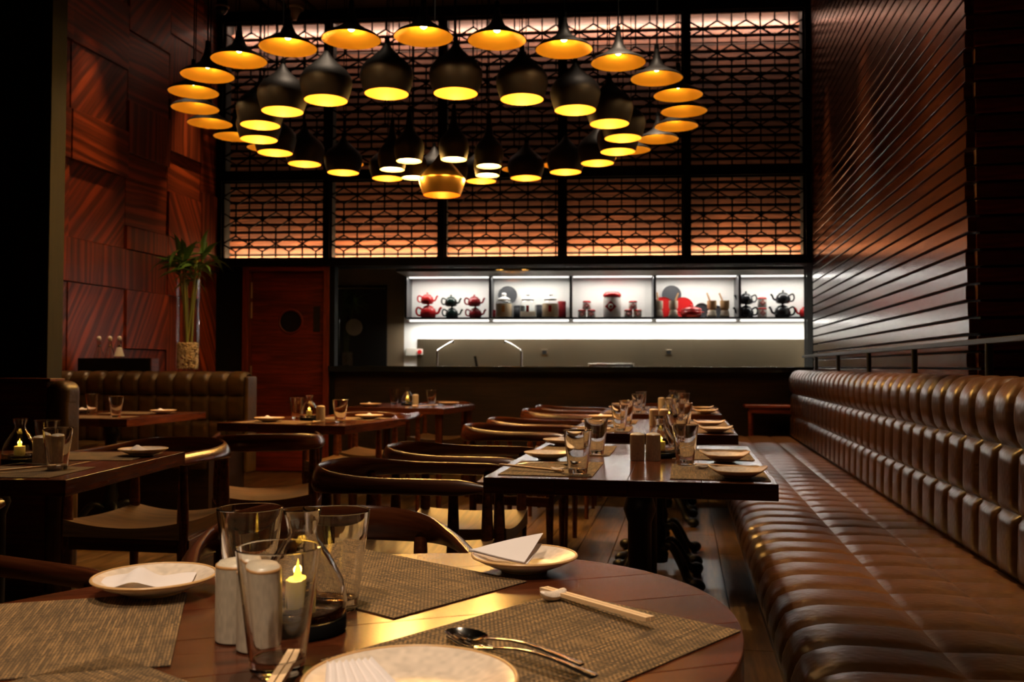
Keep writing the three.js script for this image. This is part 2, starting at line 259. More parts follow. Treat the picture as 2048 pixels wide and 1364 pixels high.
{ // door
  const o = struct('door_1', 'red-brown timber door with a round porthole', 'door', atW(0, 0, 0), PHI);
  part(o, 'jamb', span(-5.56, -5.495, 0, 2.07, -0.12, 0.03, 'y', 0.004), M.jamb); part(o, 'jamb', span(-4.735, -4.672, 0, 2.07, -0.12, 0.03, 'y', 0.004), M.jamb); part(o, 'head_jamb', span(-5.495, -4.735, 2.005, 2.07, -0.12, 0.03, 'x', 0.004), M.jamb);
  const sh = new THREE.Shape(); sh.moveTo(-5.49, 0.01); sh.lineTo(-4.74, 0.01); sh.lineTo(-4.74, 2.0); sh.lineTo(-5.49, 2.0); sh.closePath(); const ho = new THREE.Path(); ho.absarc(-5.09, 1.505, 0.115, 0, 7, true); sh.holes.push(ho);
  const g = new THREE.ExtrudeGeometry(sh, { depth: 0.045, bevelEnabled: false, curveSegments: 32 }); g.translate(0, 0, -0.1); const leaf = part(o, 'door_leaf', mUV(g, 'x'), M.door);
  const t = new THREE.TorusGeometry(0.118, 0.012, 10, 40); part(leaf, 'porthole_ring', t, M.door, [-5.09, 1.505, -0.053]);
  part(leaf, 'porthole_glass', (() => { const q = cyl(0.116, 0.116, 0.01, 0, 0, 0, 32); q.rotateX(Math.PI / 2); return q; })(), M.glossBlack, [-5.09, 1.505, -0.09]);
  part(leaf, 'push_plate', span(-4.86, -4.79, 1.4, 1.66, -0.055, -0.05, 'y', 0.002), M.darkWood);
  for (const y of [1.62, 1.82, 0.98]) part(o, 'hinge', (() => { const q = cyl(0.011, 0.011, 0.16); return q; })(), M.hinge, [-5.492, y - 0.08, -0.04]);
  part(o, 'dark_passage', span(-5.56, -4.67, 0, 2.05, -0.2, -0.18), M.black);
}
// ---------------------------------------------------------------- kitchen behind the opening
const KD = -1.9;
{
  const o = struct('wall_kitchen', 'white and taupe walls of the open kitchen', 'wall', atW(0, 0, 0), PHI);
  part(o, 'white_wall', span(-4.3, 0.75, 0, 2.6, KD - 0.1, KD), M.white);
  part(o, 'taupe_wall', span(-5.6, -4.3, 0, 2.6, KD - 0.1, KD), M.taupe);
  part(o, 'side_wall', span(-5.7, -5.6, 0, 2.6, KD - 0.1, -0.25), M.taupe); part(o, 'side_wall', span(0.6, 0.75, 0, 2.6, KD, -0.25), M.white);
  part(o, 'kitchen_floor', span(-5.7, 0.75, -0.1, 0.0, KD - 0.1, -0.2), M.taupe); part(o, 'kitchen_ceiling', span(-5.7, 0.75, 2.5, 2.6, KD - 0.1, -0.3), M.taupe);
  part(o, 'steel_splashback', span(-4.14, 0.6, 0.9, 1.385, KD, KD + 0.012), M.brushed);
  const d2 = struct('door_2', 'black kitchen door with a small porthole', 'door', atW(0, 0, 0), PHI);
  part(d2, 'door_leaf', span(-5.15, -4.505, 0, 2.03, KD, KD + 0.03, 'y'), M.black);
  part(d2, 'head_strip', span(-5.16, -4.52, 1.985, 1.998, KD + 0.03, KD + 0.045), M.brushed);
  const pg = cyl(0.1, 0.1, 0.012, 0, 0, 0, 32); pg.rotateX(Math.PI / 2); part(d2, 'porthole_glass', pg, M.taupe, [-4.9, 1.525, KD + 0.03]);
  const w1 = struct('window_1', 'tall clear glass panes in the kitchen opening', 'window', atW(0, 0, 0), PHI);
  part(w1, 'pane', span(-4.61, -2.352, 1.064, 2.048, -0.128, -0.12), M.pane); part(w1, 'pane', span(-2.348, -0.002, 1.064, 2.048, -0.128, -0.12), M.pane);
}
{ const h = thing('extractor_hood', 'long brushed steel extractor hood above the kitchen opening', 'hood', atW(-1.8, 2.045, -0.75), PHI);
  part(h, 'hood_body', bx(4.6, 0.3, 0.55, 0, 0.17, 0), M.hood); part(h, 'lip', bx(4.62, 0.022, 0.57, 0, 0.011, 0, 'x', 0.004), M.hood); part(h, 'lip', bx(4.62, 0.018, 0.02, 0, 0.085, 0.285, 'x', 0.004), M.brushed); }
const SU = [-4.22, -3.235, -2.305, -1.352, -0.4, 0.52], SY0 = 1.605, SY1 = 2.135, SD = KD + 0.005;
{ const s = thing('display_shelf', 'black wall shelf of five lit compartments above the kitchen splashback', 'shelf', atW(0, SY0, SD), PHI);
  const t = 0.022, dep = 0.32;
  part(s, 'bottom_board', span(SU[0], SU[5], 0, t, 0, dep), M.charcoal); part(s, 'top_board', span(SU[0], SU[5], SY1 - SY0 - t, SY1 - SY0, 0, dep), M.charcoal);
  for (let k = 0; k < 6; k++) part(s, 'divider', span(SU[k] - 0.014, SU[k] + 0.014, t, SY1 - SY0 - t, 0.0, dep, 'y'), M.charcoal);
  for (let k = 0; k < 5; k++) for (const low of [0, 1]) {
    const w = SU[k + 1] - SU[k] - 0.05, y = low ? SY0 - 0.012 : SY1 - t - 0.014, dd = low ? 0.2 : 0.24;
    const o = thing('shelf_light', `white light tube ${low ? 'below' : 'inside the top of'} the ${ORD[k + 1]} shelf compartment from the left`, 'light', atW((SU[k] + SU[k + 1]) / 2, y, SD + dd), PHI, 'shelf light tubes');
    part(o, 'light_tube', bx(w, 0.024, 0.03, 0, 0, 0, 'x', 0.006), M.ledWhite);
    const l = new THREE.RectAreaLight(WHITE, LV.kitchen * (low ? 1 : 0.6), w, 0.03); l.position.set(0, -0.014, 0); l.rotation.set(-Math.PI / 2, 0, 0); o.add(l);
  } }
const SB = SY0 + 0.022; // shelf floor
const onShelf = (u, y = 0, d = 0.17) => atW(u, SB + y, SD + d);
// pixel column (2048 frame) to u on the shelf, read off the photograph once
const su = (px) => SU[0] + (px - 822) * (4.663 / 796);
function teapot(o, mat, s = 1, kettle = false) {
  part(o, 'body', lathe([[0, 0], [0.05, 0], [0.07, 0.012], [0.078, 0.045], [0.066, 0.085], [0.045, 0.1], [0, 0.1]].map(([r, y]) => [r * s, y * s]), 24), mat);
  const lid = part(o, 'lid', lathe([[0.048, 0], [0.046, 0.008], [0.02, 0.02], [0.008, 0.024], [0.013, 0.034], [0.008, 0.042], [0, 0.044]].map(([r, y]) => [r * s, y * s]), 20), mat, [0, 0.099 * s, 0]);
  part(o, 'spout', tube([[0.06, 0.035, 0], [0.095, 0.05, 0], [0.11, 0.085, 0], [0.125, 0.1, 0]].map((p) => p.map((v) => v * s)), 0.011 * s, 14), mat);
  part(o, 'handle', tube([[-0.062, 0.085, 0], [-0.1, 0.1, 0], [-0.115, 0.065, 0], [-0.1, 0.03, 0], [-0.068, 0.025, 0]].map((p) => p.map((v) => v * s)), 0.009 * s, 18), mat);
  if (kettle) part(o, 'bail_handle', tube([[-0.05, 0.09, 0], [-0.04, 0.16, 0], [0, 0.18, 0], [0.04, 0.16, 0], [0.05, 0.09, 0]].map((p) => p.map((v) => v * s)), 0.006 * s, 18), mat);
}
const pots = [
  [863, 0, 1.25, 'red', 'large red lower teapot of the leftmost pair on the shelf', 1], [861, 0.15, 1.0, 'red', 'bright red teapot on top of the leftmost shelf pair', -1],
  [911, 0, 1.0, 'darkGreen', 'black lower teapot of the second pair on the shelf', 1], [909, 0.122, 0.98, 'darkGreen', 'black-green upper teapot of the second shelf pair', -1],
  [958, 0, 1.0, 'darkRed', 'dark red lower teapot of the third pair on the shelf', 1], [956, 0.122, 1.0, 'darkRed', 'dark red upper teapot of the third shelf pair', -1],
  [1490, 0, 1.15, 'glossBlack', 'black lower kettle left of the red-lidded jars', -1], [1490, 0.14, 1.05, 'glossBlack', 'black upper kettle left of the red-lidded jars', -1],
  [1560, 0, 1.2, 'glossBlack', 'black lower kettle left of the red pot', -1], [1561, 0.145, 1.1, 'glossBlack', 'black upper kettle left of the red pot', -1],
  [1606, 0, 1.1, 'red', 'red teapot at the right end of the shelf', -1]];
for (const [px, y, s, m, lab, f] of pots) { const o = thing('teapot', lab, 'teapot', onShelf(su(px), y * 1.0 + (y ? 0.012 : 0)), PHI + (f > 0 ? 0 : 0), 'teapots on the kitchen shelf'); teapot(o, M[m], s); if (f < 0 && px > 1400) o.rotation.y += Math.PI; }
for (const [px, fill, mark, lab] of [[1016, M.grain, M.orange, 'lidded glass jar of beige grains left of the other jars'], [1064, M.cream, M.red, 'middle lidded glass jar with red and white contents'], [1108, M.grain, M.red, 'lidded glass jar of beige grains with a red mark']]) {
  const o = thing('storage_jar', lab, 'jar', onShelf(su(px), 0, 0.21), PHI, 'lidded glass jars on the kitchen shelf');
  part(o, 'glass_body', lathe([[0, 0], [0.095, 0], [0.1, 0.01], [0.1, 0.16], [0.085, 0.19], [0.065, 0.2], [0.062, 0.2], [0.08, 0.188], [0.096, 0.158], [0.096, 0.012], [0, 0.008]], 28), M.pane);
  part(o, 'contents', cyl(0.094, 0.09, px === 1064 ? 0.06 : 0.15, 0, 0.011, 0, 28), fill);
  const lid = part(o, 'lid', lathe([[0, 0], [0.072, 0], [0.072, 0.02], [0.03, 0.04], [0.02, 0.045], [0.03, 0.065], [0.022, 0.085], [0, 0.09]], 24), M.white, [0, 0.2, 0]);
  part(o, 'label_mark', bx(0.035, 0.075, 0.003, 0, 0.1, 0.1, 'y', 0.001), mark);
}
const disc = (r) => { const g = lathe([[0, 0], [r * 0.92, 0], [r, 0.012], [r * 0.98, 0.016], [r * 0.9, 0.006], [0, 0.006]], 36); g.rotateX(Math.PI / 2); g.rotateX(-0.16); return g; };
for (const [px, lab] of [[1021, 'round black plate on a stand behind the left glass jar'], [1348, 'round black plate on a stand behind the wooden mortars']]) { const o = thing('display_plate', lab, 'plate', onShelf(su(px), 0, 0.05), PHI); part(o, 'plate_disc', disc(0.113), M.charcoal, [0, 0.27, 0]); part(o, 'stand', merge([bar(V(-0.05, 0, 0.02), V(-0.03, 0.19, 0.0), 0.008, 0.008), bar(V(0.05, 0, 0.02), V(0.03, 0.19, 0.0), 0.008, 0.008), bar(V(0, 0, -0.04), V(0, 0.22, -0.01), 0.008, 0.008), bar(V(-0.045, 0.16, 0.012), V(0.045, 0.16, 0.012), 0.01, 0.02)]), M.black); }
solo('display_plate', disc(0.12), M.red, 'red plate leaning behind the mortars at left', 'plate', onShelf(su(1331), 0.122, 0.125), PHI);
solo('display_plate', disc(0.12), M.red, 'red plate leaning behind the red casserole', 'plate', onShelf(su(1370), 0.122, 0.095), PHI);
for (const [px, h, r, m, lab] of [[1045, 0.15, 0.068, M.charcoal, 'dark cylinder canister between left and middle glass jars'], [1086, 0.16, 0.055, M.charcoal, 'dark short canister between middle and right glass jars'], [1130, 0.2, 0.05, M.darkRed, 'dark red canister right of the glass jars'], [990, 0.1, 0.04, M.darkRed, 'short dark red canister at left of the glass jars']]) {
  const o = thing('canister', lab, 'canister', onShelf(su(px), 0, 0.075), PHI); part(o, 'body', lathe([[0, 0], [r, 0], [r, h * 0.8], [0, h * 0.8]], 24), m); part(o, 'lid', lathe([[r * 1.02, 0], [r * 1.02, h * 0.13], [r * 0.9, h * 0.2], [0, h * 0.2]], 24), m, [0, h * 0.8, 0]); }
function capJar(px, y, r, h, lab, emblem) { const o = thing('ceramic_jar', lab, 'jar', onShelf(su(px), y), PHI, 'white jars with red lids');
  part(o, 'body', lathe([[0, 0], [r, 0], [r, h * 0.72], [r * 0.86, h * 0.8], [0, h * 0.8]], 28), M.ceramic); part(o, 'lid', lathe([[r * 0.95, 0], [r * 1.05, h * 0.03], [r * 1.05, h * 0.11], [r * 0.8, h * 0.19], [0, h * 0.2]], 28), M.red, [0, h * 0.8, 0]);
  const e = new THREE.BoxGeometry(r * 0.95, r * 0.95, 0.003); e.rotateZ(Math.PI / 4); const b = part(o, 'diamond_mark', e, M.red, [emblem ? -r * 0.2 : 0, h * 0.42, r * 1.0]); part(b, 'ring_mark', new THREE.TorusGeometry(r * 0.22, r * 0.06, 6, 20), M.ceramic, [0, 0, 0.003]); }
capJar(1230, 0, 0.1, 0.3, 'tall white jar with red lid and red diamond mark', true);
for (const [c, side] of [[1180, 'left'], [1271, 'right']]) { capJar(c - 9, 0, 0.046, 0.095, `small red-lidded jar, lower left of the trio ${side} of tall jar`); capJar(c + 9, 0, 0.046, 0.095, `small red-lidded jar, lower right of the trio ${side} of tall jar`); capJar(c, 0.097, 0.046, 0.1, `small red-lidded jar on top of the trio ${side} of tall jar`); }
capJar(1521, 0, 0.05, 0.115, 'lower red-lidded jar between the black kettles'); capJar(1521, 0.117, 0.05, 0.115, 'upper red-lidded jar between the black kettles');
[[1320, 'leftmost', 0.1], [1349, 'second from left', -0.35], [1423, 'third from left', 0.35], [1448, 'rightmost', 0.4]].forEach(([px, w, tilt]) => {
  const o = thing('mortar', `turned pale wooden mortar with its pestle, ${w} of four on the shelf`, 'mortar', onShelf(su(px), 0, 0.22), PHI, 'wooden mortars on the kitchen shelf');
  part(o, 'foot', lathe([[0, 0], [0.052, 0], [0.055, 0.03], [0.045, 0.06], [0.05, 0.075], [0.03, 0.085], [0, 0.085]], 24), M.cream); part(o, 'bowl', lathe([[0, 0.085], [0.035, 0.085], [0.052, 0.105], [0.052, 0.19], [0.044, 0.19], [0.042, 0.12], [0, 0.11]], 24), px < 1400 ? M.cream : M.woodPale);
  const g = cyl(0.012, 0.009, 0.16); part(o, 'pestle', g, M.woodPale, [0, 0.13, 0], [0, 0, tilt]); });
{ const o = thing('casserole', 'squat red enamel casserole with lid beside the wooden mortars', 'pot', onShelf(su(1383), 0, 0.24), PHI); part(o, 'body', lathe([[0, 0], [0.1, 0], [0.118, 0.03], [0.118, 0.08], [0, 0.08]], 28), M.red); const l = part(o, 'lid', lathe([[0.12, 0], [0.115, 0.02], [0.05, 0.04], [0, 0.042]], 28), M.red, [0, 0.08, 0]); part(l, 'knob', lathe([[0, 0], [0.015, 0], [0.024, 0.014], [0, 0.022]], 16), M.red, [0, 0.042, 0]); for (const s of [-1, 1]) part(o, 'handle', new THREE.TorusGeometry(0.02, 0.006, 8, 16), M.red, [s * 0.122, 0.06, 0], [Math.PI / 2, 0, 0]); }
for (const [px, r, lab] of [[1407, 0.085, 'black pan standing on edge between the two right mortars and casserole'], [1437, 0.07, 'small black pan standing on edge behind the right mortars']]) { const o = thing('black_pan', lab, 'pan', onShelf(su(px), r * 1.06, 0.05), PHI); const g = disc(r); part(o, 'pan_body', g, M.charcoal); part(o, 'rim', (() => { const q = new THREE.TorusGeometry(r * 0.98, 0.006, 8, 32); q.rotateX(-0.16); return q; })(), M.charcoal, [0, 0, 0.014]); }
{ // worktop, taps, sockets
  const w = thing('kitchen_worktop', 'steel kitchen worktop under the splashback', 'worktop', atW(-1.8, 0, KD + 0.33), PHI); part(w, 'cabinet_body', bx(4.7, 0.86, 0.6, 0, 0.43, 0), M.brushed); part(w, 'worktop_slab', bx(4.74, 0.04, 0.64, 0, 0.88, 0, 'x', 0.004), M.brushed);
  for (const [u, s, lab] of [[-3.866, 1, 'left steel kitchen tap with its arm raised right'], [-2.88, -1, 'right steel kitchen tap with its arm raised left']]) { const o = thing('kitchen_tap', lab, 'tap', atW(u, 0.9, KD + 0.2), PHI, 'kitchen taps'); part(o, 'stem', cyl(0.016, 0.014, 0.34), M.steel); part(o, 'arm', tube([[0, 0.34, 0], [s * 0.09, 0.4, 0], [s * 0.19, 0.455, 0.02]], 0.012, 12), M.steel); part(o, 'nozzle', cyl(0.012, 0.012, 0.03, s * 0.19, 0.43, 0.02), M.steel); }
  for (const [u, lab] of [[-2.62, 'small dark wall socket near the right kitchen tap'], [-1.17, 'small dark wall socket on the splashback at right']]) { const o = thing('wall_socket', lab, 'socket', atW(u, 1.2, KD + 0.012), PHI, 'splashback sockets'); part(o, 'plate', bx(0.075, 0.065, 0.012, 0, 0.03, 0.006, 'x', 0.004), M.brushed); part(o, 'socket_face', bx(0.05, 0.042, 0.006, 0, 0.03, 0.014), M.black); }
  const b = thing('emergency_switch', 'red push button switch on the kitchen wall', 'switch', atW(-4.19, 1.19, KD), PHI); part(b, 'housing', bx(0.13, 0.09, 0.04, -0.02, 0.04, 0.02, 'x', 0.006), M.whitePlastic); const q = cyl(0.028, 0.024, 0.03); q.rotateX(Math.PI / 2); part(b, 'button', q, M.red, [0.085, 0.04, 0.03]); part(b, 'button_base', bx(0.07, 0.07, 0.03, 0.085, 0.04, 0.015, 'x', 0.004), M.whitePlastic);
  const t = thing('metal_tray', 'low metal tray of dishes on the worktop edge', 'tray', atW(-1.85, 0.9, KD + 0.45), PHI); part(t, 'tray_body', bx(0.5, 0.19, 0.2, 0, 0.095, 0, 'x', 0.01), M.steel); part(t, 'rim', bx(0.52, 0.01, 0.22, 0, 0.192, 0, 'x', 0.004), M.steel);
  solo('cleaver', (() => { const g = bar(V(0, 0, 0), V(-0.05, 0.28, 0), 0.03, 0.012); return g; })(), M.steel, 'pale utensil standing on the worktop between the taps', 'utensil', atW(-3.36, 0.9, KD + 0.3), PHI);
}
// ---------------------------------------------------------------- tufted leather benches
function pad(profile, len, puff, ns = 8, nt = 8) { // profile: [x,y] polyline; len along z; quilted channel
  const c = new THREE.CatmullRomCurve3(profile.map(([x, y]) => V(x, y, 0)), false, 'catmullrom', 0.3);
  return grid(nt, ns, (t, s) => { const p = c.getPoint(s), tg = c.getTangent(s), nx = -tg.y, ny = tg.x; const e = Math.pow(Math.max(0, 1 - Math.pow(Math.abs(2 * t - 1), 4)), 0.55) * Math.pow(Math.max(0, 1 - Math.pow(Math.abs(2 * s - 1), 7)), 0.5), q = puff * e; return [p.x + nx * q, p.y + ny * q, (t - 0.5) * len, t * len + s * 0.01, s * c.getLength()]; });
}
const PW = 0.18;
{ const b = thing('leather_bench', 'long tufted brown leather bench along the timber wall', 'bench');
  const rowsBack = [[[0.965, 0.435], [0.968, 0.53], [0.97, 0.628]], [[0.97, 0.628], [0.972, 0.72], [0.975, 0.823]], [[0.975, 0.823], [0.965, 0.9], [0.968, 0.96], [0.995, 1.0], [1.04, 1.008], [1.075, 0.985]]];
  const rowsSeat = [[[0.33, 0.2], [0.27, 0.26], [0.245, 0.34], [0.27, 0.405], [0.34, 0.428], [0.45, 0.43], [0.566, 0.428]], [[0.566, 0.428], [0.67, 0.432], [0.777, 0.428]], [[0.777, 0.428], [0.87, 0.43], [0.965, 0.43]]];
  const rev = (r) => r, gb = rowsBack.map((r, i) => pad(r, PW, i === 2 ? 0.026 : 0.022, i === 2 ? 14 : 8)), gs = rowsSeat.map((r, i) => pad(r, PW, i ? 0.008 : 0.012, i ? 8 : 16)), gf = pad([[0.33, 0.05], [0.33, 0.2]], PW, 0.012, 6);
  for (let k = 0; k < 46; k++) { const z = -8.6 + k * PW; if (z > -0.3) break; for (const g of gb) part(b, 'back_pad', g, M.leather, [0, 0, z]); for (const g of gs) part(b, 'seat_pad', g, M.leather, [0, 0, z]); part(b, 'front_pad', gf, M.leather, [0, 0, z]); }
  part(b, 'plinth', span(0.33, 1.06, 0, 0.2, -8.69, -0.4, 'z'), M.darkWood); part(b, 'seat_core', span(0.33, 1.06, 0.2, 0.4, -8.69, -0.4, 'z'), M.leather); part(b, 'back_core', span(0.985, 1.07, 0.4, 0.97, -8.69, -0.4, 'z'), M.leather);
}
{ // rail on the bench back
  const o = thing('guard_rail', 'black metal rail on posts above the leather bench back', 'rail');
  part(o, 'top_rail', bx(0.022, 0.022, 8.2, 1.09, 1.157, -4.75, 'z', 0.003), M.rail);
  for (let k = 0; k < 8; k++) { const z = -8.0 + k * 1.1; part(o, 'post', cyl(0.014, 0.014, 0.15, 0, 0, 0, 14), M.rail, [1.09, 1.0, z]); const f = part(o, 'foot_plate', bx(0.07, 0.014, 0.12, 1.09, 1.005, z, 'z', 0.003), M.rail); if (k > 0) for (const [a, c] of [[-1, -1], [-1, 1], [1, -1], [1, 1]]) part(f, 'bolt', lathe([[0, 0.012], [0.006, 0.01], [0.008, 0], [0, 0]], 8), M.rail, [1.09 + a * 0.024, 1.012, z + c * 0.045]); }
}
{ // left booth facing the room, its ledge behind
  const z0 = -6.15, X0 = -4.6, X1 = -3.07, n = 11, w = (X1 - X0) / n;
  const b = thing('leather_booth', 'tufted leather booth seat below the bamboo vase', 'booth', [0, 0, z0]);
  const rb = [[[0, 0.5], [0, 0.58], [0, 0.67]], [[0, 0.67], [0, 0.76], [0, 0.845]], [[0, 0.845], [-0.008, 0.9], [-0.005, 0.96], [0.03, 0.995], [0.08, 1.0], [0.11, 0.985]]].map((r) => r.map(([x, y]) => [x, y]));
  const turn = (g) => { g.rotateY(Math.PI / 2); return g; }; // profile x -> z towards room
  const gb = rb.map((r, i) => turn(pad(r, w, 0.02, i === 2 ? 12 : 7)));
  const gs = [[[-0.53, 0.38], [-0.52, 0.46], [-0.45, 0.5], [-0.25, 0.505], [0, 0.5]]].map((r) => turn(pad(r, w, 0.016, 14)));
  for (let k = 0; k < n; k++) { const x = X0 + (k + 0.5) * w; for (const g of gb) part(b, 'back_pad', g, M.leatherB, [x, 0, 0]); for (const g of gs) part(b, 'seat_pad', g, M.leatherB, [x, 0, 0]); }
  part(b, 'base', span(X0, X1, 0, 0.48, 0, 0.5), M.darkWood); part(b, 'back_core', span(X0, X1, 0.4, 0.975, -0.12, -0.005), M.leatherB);
  part(b, 'end_panel', span(X1, X1 + 0.03, 0.3, 0.985, -0.13, 0.02, 'y', 0.012), M.leatherB);
  const l = struct('trim_3', 'dark ledge behind the left booth', 'ledge'); part(l, 'ledge_board', span(-4.58, -3.42, 0, 1.015, -6.78, -6.29), M.partition);
}
{ // partition with leather end by the left table
  const b = thing('booth_partition', 'dark red timber booth back with a rolled leather end', 'partition', [0, 0, -3.78]);
  part(b, 'back_panel', span(-4.5, -2.86, 0, 0.985, -0.09, 0, 'x', 0.004), M.partition); part(b, 'cap_rail', span(-4.5, -2.84, 0.985, 1.0, -0.1, 0.008, 'x', 0.004), M.partition);
  part(b, 'leather_end', bx(0.1, 0.96, 0.14, -2.81, 0.49, -0.05, 'y', 0.04), M.leatherB); part(b, 'leather_end', bx(0.106, 0.14, 0.15, -2.81, 0.92, -0.05, 'y', 0.05), M.leatherB);
}
// ---------------------------------------------------------------- tables
function pedestal(parent, x, z, h) {
  const p = part(parent, 'pedestal', lathe([[0, 0.1], [0.055, 0.1], [0.06, 0.14], [0.04, 0.18], [0.05, 0.24], [0.036, 0.3], [0.036, h - 0.12], [0.05, h - 0.08], [0.04, h - 0.04], [0.1, h - 0.015], [0.1, h], [0, h]], 20), M.iron, [x, 0, z]);
  const leg = merge([(() => { const c = [[0.03, 0.16, 0], [0.1, 0.19, 0], [0.17, 0.12, 0], [0.22, 0.05, 0], [0.27, 0.035, 0]]; return tube(c, 0.022, 20, 10); })(), (() => { const g = new THREE.SphereGeometry(0.034, 12, 10); g.scale(1.3, 0.9, 1); g.translate(0.275, 0.031, 0); return g; })()]);
  for (let k = 0; k < 4; k++) part(p, 'claw_leg', leg, M.iron, [0, 0, 0], [0, Math.PI / 4 + k * Math.PI / 2, 0]);
}
function rectTable(label, x, z, w, d, turn, mat, peds, legs) {
  const t = thing('dining_table', label, 'table', [x, 0, z], turn);
  const n = Math.round(w / 0.2), pw = w / n; // boards of the top, run along its depth
  for (let k = 0; k < n; k++) part(t, 'top_board', bx(pw - 0.0008, 0.045, d, -w / 2 + (k + 0.5) * pw, 0.7275, 0, 'z', 0.0016), mat);
  for (const [px, pz] of peds) pedestal(t, px, pz, 0.705);
  if (legs) { for (const [sx, sz] of [[-1, -1], [-1, 1], [1, -1], [1, 1]]) part(t, 'leg', mUV(new THREE.CylinderGeometry(0.034, 0.022, 0.705, 4, 1).rotateY(Math.PI / 4).translate(0, 0.3525, 0), 'y'), mat, [sx * (w / 2 - 0.05), 0, sz * (d / 2 - 0.05)]); }
  return t;
}
const TB = [['first bench-side table', -0.15, -3.145], ['second bench-side table', -0.15, -4.945], ['third bench-side table', -0.15, -6.745]];
rectTable('dark timber table on iron claw feet, nearest of the bench-side row', -0.15, -3.145, 0.8, 1.2, 0, M.table, [[0.02, 0.28], [0.02, -0.3]]);
rectTable('dark timber table, second in the bench-side row', -0.15, -4.945, 0.8, 1.2, 0, M.table, [[0.02, 0.28], [0.02, -0.3]]);
rectTable('dark timber table, third in the bench-side row', -0.15, -6.745, 0.8, 1.2, 0, M.table, [[0.02, 0.28], [0.02, -0.3]]);
rectTable('dark timber table at the left edge, set for dinner', -2.148, -2.597, 0.9, 0.84, 8.6 * D2R, M.tableB, [[0, 0]]);
rectTable('dark timber table in front of the red-brown door', -2.054, -4.985, 0.78, 0.75, -8 * D2R, M.tableB, [[0, 0]]);
rectTable('dark timber table with square legs below the dark counter', -2.1, -7.03, 0.8, 0.8, -4 * D2R, M.tableB, [], true);
rectTable('dark timber table in front of the leather booth', -3.6, -5.3, 0.9, 0.9, 0, M.tableB, [[0.05, 0]]);
{ // oval foreground table, boards cut to an ellipse
  const cx = -0.433, cz = -0.961, a = 0.602, b = 0.44, ax = V(0.589, 0, -0.808), bx_ = V(0.808, 0, 0.589);
  const t = thing('oval_table', 'polished oval timber table in the foreground', 'table', [cx, 0, cz]);
  const dir = V(0.87, 0, -0.493), per = V(0.493, 0, 0.87), N = 720, poly = []; // outline in (s along boards, q across)
  for (let i = 0; i < N; i++) { const th = i / N * 2 * Math.PI, p = ax.clone().multiplyScalar(a * Math.cos(th)).addScaledVector(bx_, b * Math.sin(th)); poly.push([p.dot(dir), p.dot(per)]); }
  const qmin = Math.min(...poly.map((p) => p[1])), qmax = Math.max(...poly.map((p) => p[1])), nb = 7, st = (qmax - qmin) / nb;
  const cut = (P, q, keepAbove) => { const out = []; for (let i = 0; i < P.length; i++) { const A = P[i], B = P[(i + 1) % P.length], ia = keepAbove ? A[1] >= q : A[1] <= q, ib = keepAbove ? B[1] >= q : B[1] <= q; if (ia) out.push(A); if (ia !== ib) { const f = (q - A[1]) / (B[1] - A[1]); out.push([A[0] + f * (B[0] - A[0]), q]); } } return out; };
  for (let k = 0; k < nb; k++) { let P = cut(poly, qmin + k * st, true); P = cut(P, qmin + (k + 1) * st, false); if (P.length < 3) continue;
    const sh = new THREE.Shape(P.map(([s, q]) => new THREE.Vector2(s, q)));
    const g = new THREE.ExtrudeGeometry(sh, { depth: 0.042, bevelEnabled: true, bevelSize: 0.001, bevelThickness: 0.0015, bevelOffset: -0.0012, bevelSegments: 1 });
    const p = g.attributes.position, uv = g.attributes.uv, nn = g.attributes.normal; for (let i = 0; i < p.count; i++) { const s = p.getX(i), q = p.getY(i), h = p.getZ(i); p.setXYZ(i, dir.x * s + per.x * q, 0.7065 + h, dir.z * s + per.z * q); const n0 = [nn.getX(i), nn.getY(i), nn.getZ(i)]; nn.setXYZ(i, dir.x * n0[0] + per.x * n0[1], n0[2], dir.z * n0[0] + per.z * n0[1]); uv.setXY(i, s + k * 0.37, q + (Math.abs(n0[2]) < 0.5 ? h : 0)); }
    const ix = g.index ? null : [...Array(p.count / 3).keys()].flatMap((i) => [i * 3, i * 3 + 2, i * 3 + 1]); if (ix) g.setIndex(ix);
    part(t, 'top_board', g, M.oval); }
  pedestal(t, 0, 0, 0.705);
}
{ const t = thing('side_table', 'narrow orange-brown timber side table beyond the bench end', 'side table', [0.86, 0, -8.9], 0);
  part(t, 'table_top', bx(0.6, 0.03, 0.26, 0, 0.7, 0, 'x', 0.01), M.jamb); part(t, 'apron', bx(0.52, 0.05, 0.2, 0, 0.66, 0), M.jamb); for (const sx of [-0.25, 0.25]) for (const sz of [-0.1, 0.1]) part(t, 'leg', cyl(0.014, 0.02, 0.64, 0, 0, 0, 10), M.jamb, [sx + (sz < 0 ? 0.03 : 0), 0, sz]); }

